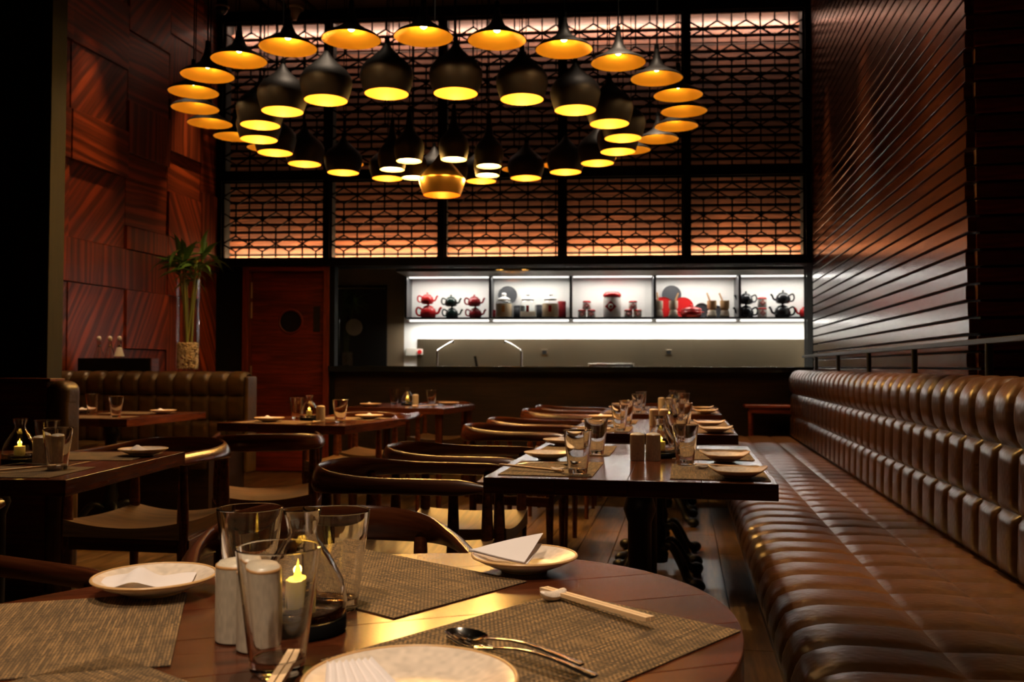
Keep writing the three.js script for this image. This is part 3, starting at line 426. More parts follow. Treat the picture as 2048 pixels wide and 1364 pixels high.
// ---------------------------------------------------------------- chairs
let chair0;
function buildChair() {
  const o = new THREE.Group(); o.name = 'arm_chair';
  const path = new THREE.CatmullRomCurve3([[0.243, 0.705, 0.29], [0.25, 0.706, 0.12], [0.25, 0.706, -0.06], [0.222, 0.708, -0.19], [0.135, 0.711, -0.268], [0, 0.713, -0.292], [-0.135, 0.711, -0.268], [-0.222, 0.708, -0.19], [-0.25, 0.706, -0.06], [-0.25, 0.706, 0.12], [-0.243, 0.705, 0.29]].map((p) => V(...p)));
  part(o, 'top_rail', grid(64, 16, (s, t) => { const p = path.getPoint(s), T = path.getTangent(s), Nn = V(T.z, 0, -T.x).normalize(), m = 1 - Math.min(1, Math.abs(s - 0.5) / 0.5), k = THREE.MathUtils.smoothstep(m, 0.3, 0.85), end = Math.min(1, 0.45 + Math.min(s, 1 - s) * 14), tw = (52 + 28 * k) * D2R, aW = (0.027 + 0.013 * k) * end, bW = 0.0125 * end, th = t * 2 * Math.PI;
    const W = Nn.clone().multiplyScalar(Math.cos(tw)).addScaledVector(V(0, 1, 0), Math.sin(tw)), Q = Nn.clone().multiplyScalar(-Math.sin(tw)).addScaledVector(V(0, 1, 0), Math.cos(tw)); p.addScaledVector(W, aW * Math.cos(th)).addScaledVector(Q, bW * Math.sin(th)); return [p.x, p.y, p.z, s * 1.5, t * 0.2]; }), M.chair);
  for (const sx of [-1, 1]) { part(o, 'leg', lathe([[0, 0], [0.014, 0], [0.022, 0.42], [0.022, 0.48], [0.014, 0.69], [0, 0.69]], 12), M.chair, [sx * 0.24, 0, 0.2]); const g = lathe([[0, 0], [0.013, 0], [0.021, 0.42], [0.021, 0.5], [0.014, 0.69], [0, 0.69]], 12); part(o, 'leg', g, M.chair, [sx * 0.205, 0, -0.205]); }
  const seat = grid(14, 12, (u, v) => { const x = (u - 0.5), z = (v - 0.5); const w = 0.48 - 0.06 * (1 - v); return [x * w, 0.437 + 0.045 * x * x * 4 * 0.6 - 0.012 * Math.cos(z * Math.PI) + 0.006, z * 0.45, x * w, z * 0.45]; });
  const under = grid(2, 2, (u, v) => [(u - 0.5) * -(0.48 - 0.06 * (1 - v)), 0.405, (v - 0.5) * 0.45]);
  const edge = (f) => grid(14, 1, f); const top = (u, v) => { const x = u - 0.5, z = v - 0.5; const w = 0.48 - 0.06 * (1 - v); return [x * w, 0.443 + 0.027 * x * x * 4 - 0.012 * Math.cos(z * Math.PI), z * 0.45]; };
  const side = (pf) => grid(14, 1, (u, v) => { const [a, b] = pf(u), q = top(a, b); return [q[0], v ? 0.405 : q[1], q[2]]; });
  part(o, 'seat', merge([seat, under, side((u) => [u, 1]), side((u) => [1 - u, 0]), side((u) => [1, 1 - u]), side((u) => [0, u])]), M.seat);
  part(o, 'seat_rail', bx(0.46, 0.05, 0.024, 0, 0.378, 0.2, 'x', 0.004), M.chair); part(o, 'seat_rail', bx(0.38, 0.05, 0.024, 0, 0.378, -0.2, 'x', 0.004), M.chair);
  for (const s of [-1, 1]) part(o, 'seat_rail', bx(0.024, 0.05, 0.41, 0, 0, 0, 'z', 0.004), M.chair, [s * 0.228, 0.378, 0], [0, s * 0.13, 0]);
  return o;
}
chair0 = buildChair();
function chair(x, z, fx, fz, label, group) { const c = chair0.clone(); c.name = numbered('arm_chair'); c.position.set(x, 0, z); c.rotation.y = Math.atan2(fx, fz); c.userData = { label, category: 'chair' }; if (group) c.userData.group = group; scene.add(c); return c; }
const gc = 'curved-arm chairs beside the bench-side tables';
[[-2.88, 'nearest chair at the first bench-side table'], [-3.57, 'second chair, farther along the first bench-side table'], [-4.88, 'nearer chair at the second bench-side table'], [-5.5, 'farther chair at the second bench-side table'], [-6.7, 'nearer chair at the third bench-side table'], [-7.32, 'farthest chair in the bench-side row, third table']].forEach(([z, l]) => chair(-0.86, z, 1, 0, 'curved-arm timber ' + l, gc));
chair(-0.66, -1.68, 0.42, 0.9, 'curved-arm timber chair behind the oval table, behind its glasses');
chair(-1.22, -1.2, 0.97, 0.24, 'curved-arm timber chair cut off by left edge, at the oval table');
chair(-2.1, -3.42, 0.02, 1, 'curved-arm chair with wide seat behind the left-edge table');
chair(-1.95, -1.82, -0.1, -1, 'chair back cut off at left edge before the left-edge table');
chair(-1.97, -4.19, -0.42, -0.9, 'chair with its back turned, in front of the table by door');
chair(-2.08, -5.68, -0.02, 1, 'curved-arm chair behind the table in front of the door');
chair(-2.14, -6.315, 0.02, -1, 'chair with its back turned at the table below dark counter');
chair(-2.05, -7.76, 0, 1, 'chair behind the table below the dark counter');
chair(-0.15, -7.72, 0, 1, 'chair at the far end of the third bench-side table');

// ---------------------------------------------------------------- tableware
const gGlass = lathe([[0, 0], [0.0255, 0], [0.027, 0.003], [0.0425, 0.124], [0.0415, 0.1255], [0.0402, 0.124], [0.0255, 0.016], [0.02, 0.0135], [0, 0.013]], 40);
const glassAt = (x, z, label, s = 1, y = 0.7505) => { const m = solo('tumbler', gGlass, M.glass, label, 'glass', [x, y, z], 0, 'clear tumblers'); m.scale.setScalar(s); return m; };
const gShBody = lathe([[0, 0], [0.0225, 0], [0.024, 0.002], [0.024, 0.082], [0.0232, 0.085], [0, 0.085]], 28), gShRim = lathe([[0.0235, 0], [0.0244, 0.0015], [0.0235, 0.004], [0.022, 0.003]], 28), gShTop = lathe([[0.023, 0], [0.02, 0.004], [0.01, 0.0062], [0, 0.0068]], 28), gHole = cyl(0.0012, 0.0012, 0.0008, 0, 0, 0, 6);
function shaker(x, z, label) { const o = thing('shaker', label, 'shaker', [x, 0.7505, z], 0, 'salt and pepper shakers'); part(o, 'body', gShBody, M.shaker); part(o, 'rim', gShRim, M.shakerRim, [0, 0.082, 0]); part(o, 'cap', gShTop, M.shaker, [0, 0.085, 0]); return o; }
const gCar = lathe([[0, 0.0], [0.044, 0.0], [0.05, 0.004], [0.053, 0.02], [0.048, 0.045], [0.032, 0.074], [0.019, 0.092], [0.0165, 0.1], [0.019, 0.114], [0.0225, 0.126], [0.0215, 0.127], [0.0177, 0.114], [0.015, 0.1], [0.0175, 0.091], [0.0305, 0.072], [0.0464, 0.044], [0.0513, 0.02], [0.048, 0.005], [0, 0.003]], 40);
const gFlame = lathe([[0, 0], [0.0055, 0.003], [0.006, 0.008], [0.003, 0.02], [0, 0.029]], 12);
function candle(x, z, label) { const o = thing('candle_carafe', label, 'candle holder', [x, 0.7505, z], 0, 'candles in glass carafes');
  part(o, 'base', lathe([[0, 0], [0.05, 0], [0.052, 0.003], [0.052, 0.016], [0.046, 0.016], [0.046, 0.0135], [0, 0.013]], 32), M.black); part(o, 'carafe', gCar, M.glass, [0, 0.0145, 0]);
  const c = part(o, 'candle', lathe([[0, 0], [0.016, 0], [0.0165, 0.034], [0.0145, 0.036], [0.01, 0.032], [0, 0.031]], 24), M.wax, [0, 0.019, 0]); part(c, 'flame', gFlame, M.flame, [0, 0.031, 0]);
  const l = new THREE.PointLight(C(1, 0.6, 0.12), LV.candle); l.position.set(0, 0.065, 0); l.castShadow = true; l.shadow.radius = 0.3; o.add(l); return o; }
function plateGeo(R, boat) { const prof = [[0, 0.004], [0.42, 0.004], [0.62, 0.0065], [0.86, 0.0145], [0.985, 0.0205], [1, 0.0225], [0.985, 0.0235], [0.84, 0.019], [0.6, 0.0105], [0.4, 0.0085], [0, 0.008]]; return grid(48, prof.length - 1, (u, v) => { const [r, y] = prof[Math.round(v * (prof.length - 1))], th = -u * 2 * Math.PI; return [Math.cos(th) * r * R, y + (boat ? 0.010 * Math.pow(r, 4) * Math.max(0, Math.cos(2 * th)) : 0), Math.sin(th) * r * R, Math.cos(th) * r * R * 3, Math.sin(th) * r * R * 3]; }); }
const rimGeo = (R, boat) => grid(48, 8, (u, v) => { const th = u * 2 * Math.PI, a = v * 2 * Math.PI, r = R * 0.993 + 0.0022 * Math.cos(a); return [Math.cos(th) * r, 0.0225 + (boat ? 0.010 * Math.max(0, Math.cos(2 * th)) : 0) + 0.0022 * Math.sin(a), Math.sin(th) * r]; });
const gP = [plateGeo(0.08, false), plateGeo(0.08, true), plateGeo(0.098, false)], gR = [rimGeo(0.08, false), rimGeo(0.08, true), rimGeo(0.098, false)], gFoot = lathe([[0.034, 0.0045], [0.036, 0], [0.031, 0], [0.03, 0.0045]], 32);
function plate(x, z, label, k = 0, y = 0.7505, turn = 0) { const o = thing('side_plate', label, 'plate', [x, y, z], turn, 'cream side plates'); part(o, 'dish', gP[k], M.plate); part(o, 'rim', gR[k], M.plateRim); part(o, 'foot', gFoot, M.plateRim); return o; }
const gMat = mUV(new RoundedBoxGeometry(0.27, 0.002, 0.4, 1, 0.0009), 'z'); { const uv = gMat.attributes.uv; for (let i = 0; i < uv.count; i++) uv.setXY(i, uv.getX(i) * 4.5, uv.getY(i) * 4.5); }
const placemat = (x, z, turn, label, sx = 1, sz = 1) => { const m = solo('placemat', gMat, M.mat, label, 'placemat', [x, 0.7512, z], turn, 'woven placemats'); m.scale.set(sx, 1, sz); return m; };
// folded napkins: a tented triangle of two layers, and a soft low fold
const gNapTri = (() => { const tri = (x0, z0, x1, z1, x2, z2, y0, y1, y2, t) => { const f = (dy) => grid(8, 8, (u, v) => { const a = 1 - u, b = u * (1 - v), c = u * v; return [a * x0 + b * x1 + c * x2, a * y0 + b * y1 + c * y2 + 0.002 * Math.sin(u * 3 + v * 2) + dy, a * z0 + b * z1 + c * z2]; }); return [f(0), f(t)]; };
  return merge([...tri(-0.062, 0.004, 0.052, -0.028, 0.026, 0.046, 0.024, 0.030, 0.016, 0.0012), ...tri(-0.062, 0.004, 0.054, -0.03, 0.022, 0.05, 0.026, 0.046, 0.0195, 0.0012)]); })();
const gNapTent = (() => grid(18, 14, (u, v) => { const x = (u - 0.5) * 0.115, z = (v - 0.5) * 0.07, pk = Math.exp(-((x + 0.012) ** 2) / 0.0004 - (z * z) / 0.0009) * 0.022; return [x, 0.013 + pk + 0.0035 * Math.sin(u * 9 + v * 4) * (1 - Math.abs(v - 0.5)) + 0.005 * Math.abs(u - 0.5), z]; }))();
const gNapPleat = (() => grid(40, 6, (u, v) => { const x = (u - 0.5) * 0.06, z = (v - 0.5) * 0.1; return [x * (0.7 + 0.5 * v), 0.0205 + 0.0035 * Math.abs(((u * 7) % 1) - 0.5) * 2 + 0.004 * (1 - v), z]; }))();
const napkin = (x, z, turn, k, label, y = 0.7505) => solo('napkin', [gNapTri, gNapTent, gNapPleat][k], M.napkinD, label, 'napkin', [x, y, z], turn, 'white folded napkins');
M.napkinD = M.napkin.clone(); M.napkinD.side = THREE.DoubleSide;
const gStick = mUV(new THREE.BoxGeometry(0.0062, 0.005, 0.21), 'z');
function chopsticks(x, z, turn, where, pitch = 0.035) { const o = new THREE.Vector3(); for (const s of [-1, 1]) { const dx = Math.cos(turn) * s * 0.0038, dz = -Math.sin(turn) * s * 0.0038; const m = solo('chopstick', gStick, M.bamboo, `${s < 0 ? 'first' : 'second'} bamboo chopstick of the pair ${where}`, 'chopstick', [x + dx, 0.7622, z + dz], turn, 'bamboo chopsticks'); m.rotation.order = 'YXZ'; m.rotation.x = pitch; } }
const gRest = (() => { const g = grid(16, 12, (u, v) => { const x = (u - 0.5) * 0.04, a = v * 2 * Math.PI, e = Math.sqrt(Math.max(0.02, 1 - Math.pow(2 * u - 1, 4))); return [x, 0.0065 + 0.006 * Math.pow(2 * u - 1, 2) + 0.0062 * Math.sin(a) * e, 0.0085 * Math.cos(a) * e]; }); return g; })();
const rest = (x, z, turn, label) => solo('chopstick_rest', gRest, M.plate, label, 'chopstick rest', [x, 0.7522, z], turn, 'ceramic chopstick rests');
const gBowl = grid(18, 14, (u, v) => { const th = u * 2 * Math.PI, r = v, x = Math.cos(th) * 0.019 * r, z = Math.sin(th) * 0.029 * r; return [x, 0.0095 - 0.0085 * (1 - r * r) + 0.001, z + 0.029]; });
const gHandle = (L) => grid(20, 10, (u, v) => { const a = v * 2 * Math.PI, z = -u * L, w = 0.0032 + 0.0042 * Math.pow(u, 2.2); return [Math.cos(a) * w, 0.0105 + 0.010 * Math.sin(u * Math.PI * 0.9) * (1 - u * 0.5) + Math.sin(a) * 0.0013, z]; });
const gHandleS = gHandle(0.135);
const gTines = (() => { const L = []; for (let k = -1.5; k <= 1.5; k++) L.push(tube([[k * 0.0055, 0.008, 0.02], [k * 0.0055, 0.006, 0.04], [k * 0.0056, 0.011, 0.066]], 0.0013, 10, 6)); const g = grid(10, 8, (u, v) => { const z = u * 0.024, w = 0.0035 + 0.0075 * Math.sin(u * Math.PI / 2), a = v * 2 * Math.PI; return [Math.cos(a) * w, 0.0095 - 0.002 * u + Math.sin(a) * 0.0012, z]; }); L.push(g); return merge(L); })();
M.steelD = M.steel.clone(); M.steelD.side = THREE.DoubleSide;
function spoon(x, z, turn, label) { const o = thing('spoon', label, 'spoon', [x, 0.7525, z], turn, 'steel spoons'); part(o, 'bowl', gBowl, M.steelD); part(o, 'handle', gHandleS, M.steelD); return o; }
function fork(x, z, turn, label) { const o = thing('fork', label, 'fork', [x, 0.7525, z], turn, 'steel forks'); part(o, 'tines', gTines, M.steelD); part(o, 'handle', gHandleS, M.steelD); return o; }

// the bench-side tables, each laid for four
TB.forEach(([ph, tx, tz], ti) => { const X = (x) => x, Z = (z) => z - 1.8 * ti;
  const sp = ['near chair-side', 'far chair-side', 'near bench-side', 'far bench-side'];
  [[-0.385, -2.80], [-0.385, -3.42], [0.1, -2.80], [0.1, -3.36]].forEach(([x, z], k) => placemat(X(x), Z(z), 0, `woven placemat at the ${sp[k]} place of the ${ph}`));
  [[-0.44, -3.06, 0], [-0.46, -3.62, 0], [0.15, -2.655, 1], [0.135, -3.12, 1]].forEach(([x, z, b], k) => { plate(X(x), Z(z), `${b ? 'curl-ended' : 'round'} cream plate at the ${sp[k]} place of the ${ph}`, b, 0.7525); if (k === 1 || (ti > 0 && k === 0)) napkin(X(x), Z(z), 0.3, 1, `white napkin on the ${sp[k]} plate of the ${ph}`, 0.7525); });
  [[-0.297, -2.66], [-0.3, -3.26], [0.007, -2.99], [-0.02, -3.63]].forEach(([x, z], k) => glassAt(X(x), Z(z), `clear tumbler at the ${sp[k]} place of the ${ph}`, 1, 0.7525));
  shaker(-0.148, Z(-3.1), `left cream shaker on the ${ph}`); shaker(-0.096, Z(-3.105), `right cream shaker on the ${ph}`); candle(-0.075, Z(-3.215), `lit candle in glass carafe on the ${ph}`);
  if (ti < 2) { chopsticks(-0.44, Z(-2.7), 1.25, `at the near chair-side place of the ${ph}`); rest(-0.36, Z(-2.69), 0, `small rest at the near chair-side place of the ${ph}`); spoon(-0.36, Z(-2.8), 1.8, `steel spoon at the near chair-side place of the ${ph}`);
    chopsticks(0.14, Z(-2.86), 1.5, `at the near bench-side place of the ${ph}`); rest(0.06, Z(-2.86), 0.2, `small rest at the near bench-side place of the ${ph}`); fork(0.13, Z(-2.8), 1.7, `steel fork at the near bench-side place of the ${ph}`); spoon(0.12, Z(-3.3), 1.6, `steel spoon at the far bench-side place of the ${ph}`); }
});
// oval table
placemat(-0.712, -0.963, 27 * D2R, 'woven placemat under the left plate of the oval table', 1, 0.8);
placemat(-0.449, -1.303, 60 * D2R, 'woven placemat at the far side of the oval table', 0.95, 0.95);
placemat(-0.154, -1.024, -32 * D2R, 'woven placemat under the spoon and fork, right foreground', 1, 1);
placemat(-0.51, -0.72, 62 * D2R, 'woven placemat under the near tumbler at the bottom edge', 0.9, 0.8);
plate(-0.705, -1.155, 'round cream plate at the left of the oval table', 0, 0.7525); napkin(-0.712, -1.15, 0.35, 1, 'white napkin with a raised peak on the left oval-table plate', 0.7545);
plate(-0.238, -1.4, 'round cream plate at the far edge of the oval table', 0); napkin(-0.262, -1.4, 0.2, 0, 'white napkin folded to a triangle on the far oval-table plate', 0.7525);
plate(-0.245, -0.822, 'large cream plate cut off by the bottom edge', 2, 0.7525); napkin(-0.288, -0.8, 0.5, 2, 'pleated white napkin on the plate at the bottom edge', 0.7545);
glassAt(-0.436, -1.13, 'clear tumbler right of the carafe on the oval table', 1); glassAt(-0.555, -1.13, 'clear tumbler at left behind the shakers on oval table', 1); glassAt(-0.402, -0.882, 'large clear tumbler nearest the camera on the oval table', 1, 0.7525);
shaker(-0.497, -0.982, 'left cream shaker beside the near tumbler'); shaker(-0.458, -0.956, 'right cream shaker seen through the near tumbler'); candle(-0.44, -1.03, 'lit candle in glass carafe on the oval table');
chopsticks(-0.112, -1.176, Math.atan2(-0.156, -0.157) , 'on the right foreground placemat', 0.03); rest(-0.168, -1.215, 0.7, 'ceramic chopstick rest on the right foreground placemat');
spoon(-0.213, -0.995, Math.atan2(-0.166, -0.109), 'steel spoon on the right foreground placemat'); fork(-0.196, -0.965, Math.atan2(-0.15, -0.1), 'steel fork beside the foreground spoon');
chopsticks(-0.372, -0.80, 0.2, 'below the near tumbler at the bottom edge'); 
// left-edge table
placemat(-1.99, -2.85, 1.72, 'woven placemat at the far side of the left-edge table'); placemat(-1.93, -2.38, 1.72, 'woven placemat at the near side of the left-edge table');
plate(-1.82, -2.9, 'round cream plate on the left-edge table', 0, 0.7525); napkin(-1.83, -2.9, 0.2, 1, 'white napkin on the left-edge table plate', 0.7545); glassAt(-2.1, -2.78, 'clear tumbler behind the carafe on the left-edge table'); glassAt(-1.815, -2.45, 'clear tumbler on the left-edge table', 1); shaker(-1.965, -2.575, 'left cream shaker on the left-edge table'); shaker(-1.915, -2.585, 'right cream shaker on the left-edge table'); candle(-2.06, -2.6, 'lit candle in glass carafe on the left-edge table');
chopsticks(-1.88, -2.36, -0.7, 'on the left-edge table'); rest(-1.82, -2.44, 0.4, 'ceramic chopstick rest on the left-edge table'); spoon(-1.98, -2.42, -1.2, 'shiny steel spoon on the left-edge table');
// booth table
placemat(-3.45, -5.0, Math.PI / 2, 'woven placemat at the near side of the booth table'); placemat(-3.5, -5.5, Math.PI / 2, 'woven placemat at the far side of the booth table');
plate(-3.83, -5.42, 'round cream plate at left on the booth table', 0, 0.7525); napkin(-3.83, -5.42, 0.1, 1, 'white napkin on the left booth-table plate', 0.7545); plate(-3.27, -5.43, 'round cream plate at right on the booth table', 0, 0.7525); napkin(-3.28, -5.43, 0.4, 1, 'white napkin on the right booth-table plate', 0.7545); glassAt(-3.72, -5.35, 'clear tumbler, left of two on the booth table', 1, 0.7525); glassAt(-3.3, -4.97, 'clear tumbler, right of two on the booth table', 1, 0.7525);
// table in front of the door
placemat(-2.2, -4.78, 1.43, 'woven placemat at the near side of the door table'); placemat(-1.92, -5.2, 1.43, 'woven placemat at the far side of the door table');
plate(-2.24, -4.78, 'round cream plate at left on the door table', 0, 0.7525); napkin(-2.24, -4.78, 0.1, 1, 'white napkin on the left door-table plate', 0.7545); plate(-1.8, -5.17, 'round cream plate at right on the door table', 0, 0.7525); napkin(-1.79, -5.17, 0.5, 1, 'white napkin on the right door-table plate', 0.7545);
glassAt(-2.22, -5.1, 'clear tumbler, left of two on the door table'); glassAt(-1.845, -4.82, 'clear tumbler, right of two on the door table'); shaker(-1.97, -4.85, 'cream shaker on the door table'); candle(-2.1, -5.0, 'lit candle in glass carafe on the door table'); chopsticks(-1.87, -4.76, -0.9, 'on the door table'); rest(-1.94, -4.72, 0.4, 'ceramic chopstick rest on the door table');
// table below the counter
plate(-2.35, -6.78, 'round cream plate at left on the counter table', 0); napkin(-2.35, -6.78, 0.1, 1, 'white napkin on the left counter-table plate', 0.7525); plate(-1.83, -7.16, 'round cream plate at right on the counter table', 0);
glassAt(-2.3, -7.22, 'clear tumbler, left of two on the counter table'); glassAt(-1.925, -6.98, 'clear tumbler, right of two on the counter table'); shaker(-2.05, -6.97, 'cream shaker on the counter table'); candle(-2.16, -7.12, 'lit candle in glass carafe on the counter table'); chopsticks(-1.93, -6.82, -0.9, 'on the counter table'); rest(-2.0, -6.78, 0.4, 'ceramic chopstick rest on the counter table');

// ---------------------------------------------------------------- things on the ledge behind the booth
{ const L = 1.0155;
  const v = solo('glass_vase', lathe([[0, 0], [0.085, 0], [0.086, 0.002], [0.086, 0.7], [0.0815, 0.7], [0.0815, 0.014], [0, 0.012]], 40), M.pane, 'tall clear cylinder vase on the booth ledge', 'vase', [-3.69, L, -6.45]);
  const dm = V(), Q = new THREE.Quaternion(), gp = new THREE.SphereGeometry(1, 8, 6), im = new THREE.InstancedMesh(gp, M.pebble[0], 620), cc = new THREE.Color();
  for (let i = 0; i < 620; i++) { const a = rnd() * 6.283, outer = i < 470, r = outer ? 0.0715 : 0.072 * Math.sqrt(rnd()), y = outer ? 0.024 + 0.19 * rnd() : 0.195 + rnd() * 0.02; const s = rr(0.0085, 0.0095); im.setMatrixAt(i, new THREE.Matrix4().compose(V(Math.cos(a) * r, y, Math.sin(a) * r), Q.setFromEuler(new THREE.Euler(rr(0, 3), rr(0, 3), 0)), V(s, s * 0.8, s * 0.95))); im.setColorAt(i, cc.setRGB(...[[1, 1, 1], [0.75, 0.7, 0.62], [1.08, 1.1, 1.15]][i % 3])); }
  im.name = 'pebbles'; im.position.set(-3.69, L, -6.45); im.userData = { label: 'cream pebbles filling the foot of the tall vase', category: 'pebbles', kind: 'stuff' }; im.castShadow = im.receiveShadow = true; scene.add(im);
  const p = thing('bamboo_plant', 'lucky bamboo with leafy green tops in the tall vase', 'plant', [-3.69, L, -6.45]);
  const leafG = grid(8, 4, (u, v) => { const w = 0.019 * Math.sin(Math.min(1, u * 1.05 + 0.04) * Math.PI) * (v - 0.5) * 2; return [u * 0.19, -0.10 * u * u + 0.05 * u + Math.abs(w) * 0.3, w]; }); M.leaf.side = THREE.DoubleSide;
  [[[0.0, 0.2, 0.0], [-0.03, 0.5, 0.01], [-0.075, 0.86, 0.02]], [[0.01, 0.2, 0.02], [-0.01, 0.55, 0.03], [-0.04, 0.93, 0.02]], [[-0.02, 0.2, -0.02], [-0.03, 0.6, -0.03], [-0.06, 0.8, -0.04]], [[0.0, 0.2, 0.01], [0.04, 0.5, 0.02], [0.085, 0.84, 0.03]], [[0.02, 0.2, -0.02], [0.04, 0.55, -0.02], [0.11, 0.9, -0.03]]].forEach((pts, k) => {
    const c = new THREE.CatmullRomCurve3(pts.map((q) => V(...q))); const st = part(p, 'stalk', new THREE.TubeGeometry(c, 24, 0.0095, 8), M.stalk);
    for (let j = 1; j < 8; j++) { const q = c.getPoint(j / 8); part(st, 'joint_ring', lathe([[0.0095, -0.003], [0.0115, 0], [0.0095, 0.003]], 10), M.stalk, [q.x, q.y, q.z]); }
    for (let j = 0; j < 13; j++) { const q = c.getPoint(0.78 + 0.22 * Math.pow(j / 12, 0.8)); const m = part(p, 'leaf', leafG, M.leaf, [q.x, q.y, q.z]); m.rotation.order = 'YZX'; m.rotation.set(rr(-0.6, 0.6), j * 2.4 + k, rr(-0.5, 1.1)); m.scale.setScalar(rr(0.9, 1.45)); } });
  const gb = lathe([[0, 0], [0.036, 0], [0.038, 0.004], [0.036, 0.12], [0.016, 0.19], [0.013, 0.235], [0.0105, 0.235], [0.0135, 0.188], [0.0335, 0.118], [0.0355, 0.008], [0, 0.006]], 24);
  [[-4.47, 'leftmost'], [-4.375, 'middle'], [-4.295, 'rightmost']].forEach(([x, w], k) => { const o = thing('glass_bottle', `clear swing-stopper glass bottle, ${w} of three behind the dark tray`, 'bottle', [x, L, -6.5], 0, 'glass bottles on the booth ledge'); part(o, 'bottle_body', gb, M.bottle); part(o, 'stopper', lathe([[0, 0], [0.012, 0], [0.017, 0.014], [0.014, 0.032], [0, 0.038]], 16), M.ceramic, [0, 0.237, 0]); part(o, 'collar', lathe([[0.0145, 0], [0.019, 0.006], [0.0145, 0.012]], 16), M.steel, [0, 0.19, 0]); if (k === 2) part(o, 'paper_label', lathe([[0.0375, 0.115], [0.0375, 0.12], [0.0175, 0.186]], 24), M.white); });
  const t = thing('serving_tray', 'low dark wooden tray box standing on the booth ledge', 'tray', [-4.21, L, -6.36]); part(t, 'front_board', bx(0.6, 0.1, 0.012, 0, 0.05, 0.05, 'x', 0.002), M.black); part(t, 'back_board', bx(0.6, 0.1, 0.012, 0, 0.05, -0.05, 'x', 0.002), M.black); part(t, 'tray_floor', bx(0.6, 0.01, 0.1, 0, 0.005, 0), M.black); for (const s of [-1, 1]) part(t, 'end_board', bx(0.012, 0.1, 0.1, s * 0.3, 0.05, 0, 'z', 0.002), M.partition);
}
// ---------------------------------------------------------------- pendant lamps: three rings and one brass lamp
const LC = V(-1.575, 0, -5.97);
function lampProto(name, outer, lining, liningMat, shadeMat, bulbY, bulbR, lv, rimY0, flush) {
  const o = new THREE.Group(); o.name = name;
  part(o, 'shade', lathe(outer, 36), shadeMat); part(o, 'lining', lathe(lining, 36), liningMat);
  part(o, 'bulb', flush ? lathe([[0, 0], [bulbR * 0.7, 0.002], [bulbR, 0.008], [bulbR * 0.9, 0.018], [0, 0.02]], 28) : new THREE.SphereGeometry(bulbR, 14, 10), flush ? M.bulbInner : M.bulb, [0, bulbY, 0]);
  const top = outer[outer.length - 1][1]; part(o, 'socket', cyl(0.014, 0.012, 0.03, 0, 0, 0, 12), M.black, [0, top - 0.012, 0]); part(o, 'cord', cyl(0.0035, 0.0035, CEIL - rimY0 - top - 0.018, 0, 0, 0, 6), M.black, [0, top + 0.018, 0]);
  let l; if (flush) { l = new THREE.SpotLight(INNER, lv, 0, 1.42, 0.3, 2); l.position.set(0, bulbY - 0.006, 0); l.target.position.set(0, -1, 0); o.add(l.target); } else { l = new THREE.PointLight(PEND, lv); l.position.set(0, bulbY, 0); } l.castShadow = true; l.shadow.radius = bulbR / 0.02; o.add(l); return o;
}
const inset = (pts, t) => pts.map(([r, y]) => [Math.max(0.004, r - t), y]);
const wide = lampProto('dish_pendant', [[0.147, 0], [0.149, 0.004], [0.13, 0.022], [0.085, 0.045], [0.042, 0.075], [0.024, 0.115], [0.016, 0.15], [0.012, 0.18]], [[0.1475, 0.0005], [0.128, 0.019], [0.083, 0.041], [0.05, 0.06], [0.034, 0.085], [0.02, 0.12]], M.goldDeep, M.shade, 0.061, 0.019, LV.pendWide, 2.70);
const fat = lampProto('onion_pendant', [[0.118, 0], [0.12, 0.003], [0.136, 0.05], [0.145, 0.095], [0.14, 0.13], [0.118, 0.165], [0.075, 0.2], [0.035, 0.24], [0.014, 0.275], [0.01, 0.29]], [[0.1185, 0.0005], [0.132, 0.05], [0.141, 0.095], [0.135, 0.128], [0.11, 0.16], [0.07, 0.192], [0.025, 0.22]], M.gold, M.shade, 0.088, 0.034, LV.pendFat, 2.535);
const small = lampProto('bell_pendant', [[0.08, 0], [0.082, 0.003], [0.094, 0.05], [0.096, 0.09], [0.088, 0.13], [0.06, 0.165], [0.034, 0.2], [0.022, 0.25], [0.016, 0.31], [0.01, 0.33]], [[0.0805, 0.0005], [0.091, 0.05], [0.092, 0.09], [0.083, 0.126], [0.055, 0.158], [0.03, 0.18]], M.paleLining, M.shade, 0.008, 0.074, LV.pendSmall, 2.37, true);
const brassL = lampProto('brass_pendant', [[0.123, 0], [0.125, 0.003], [0.142, 0.05], [0.154, 0.098], [0.15, 0.115], [0.11, 0.165], [0.06, 0.22], [0.03, 0.26], [0.014, 0.29], [0.01, 0.3]], [[0.1235, 0.0005], [0.139, 0.05], [0.15, 0.098], [0.145, 0.113], [0.105, 0.16], [0.055, 0.21], [0.02, 0.24]], M.goldDeep, M.brass, 0.14, 0.028, LV.pendBrass, 2.2);
function ring(proto, R, Y, n, phase, kind, ringName, cat, first = 0) { const list = []; for (let k = 0; k < n; k++) { let a = phase + k * 360 / n; let d = ((a - 90 + 540) % 360) - 180; list.push([a, d]); } list.sort((p, q) => Math.abs(p[1]) - Math.abs(q[1])); const cnt = { L: 0, R: 0 };
  list.forEach(([a, d], i) => { let w; if (i === 0) w = `nearest of the ${ringName}`; else { const s = d > 0 ? 'L' : 'R'; cnt[s]++; w = `${ORD[cnt[s]]} to the ${s === 'L' ? 'left' : 'right'} of its nearest lamp in the ${ringName}`; }
    const c = proto.clone(); c.name = numbered(proto.name); c.position.set(LC.x + R * Math.cos(a * D2R), Y, LC.z + R * Math.sin(a * D2R)); c.userData = { label: `${kind}, ${w}`, category: 'pendant lamp', group: `pendants of the ${ringName}` }; scene.add(c); }); }
ring(wide, 1.588, 2.70, 27, -1.2, 'shallow dish pendant', 'wide outer ring', 'pendant lamp');
ring(fat, 1.2, 2.535, 20, 0, 'onion-shaped black pendant', 'middle ring', 'pendant lamp');
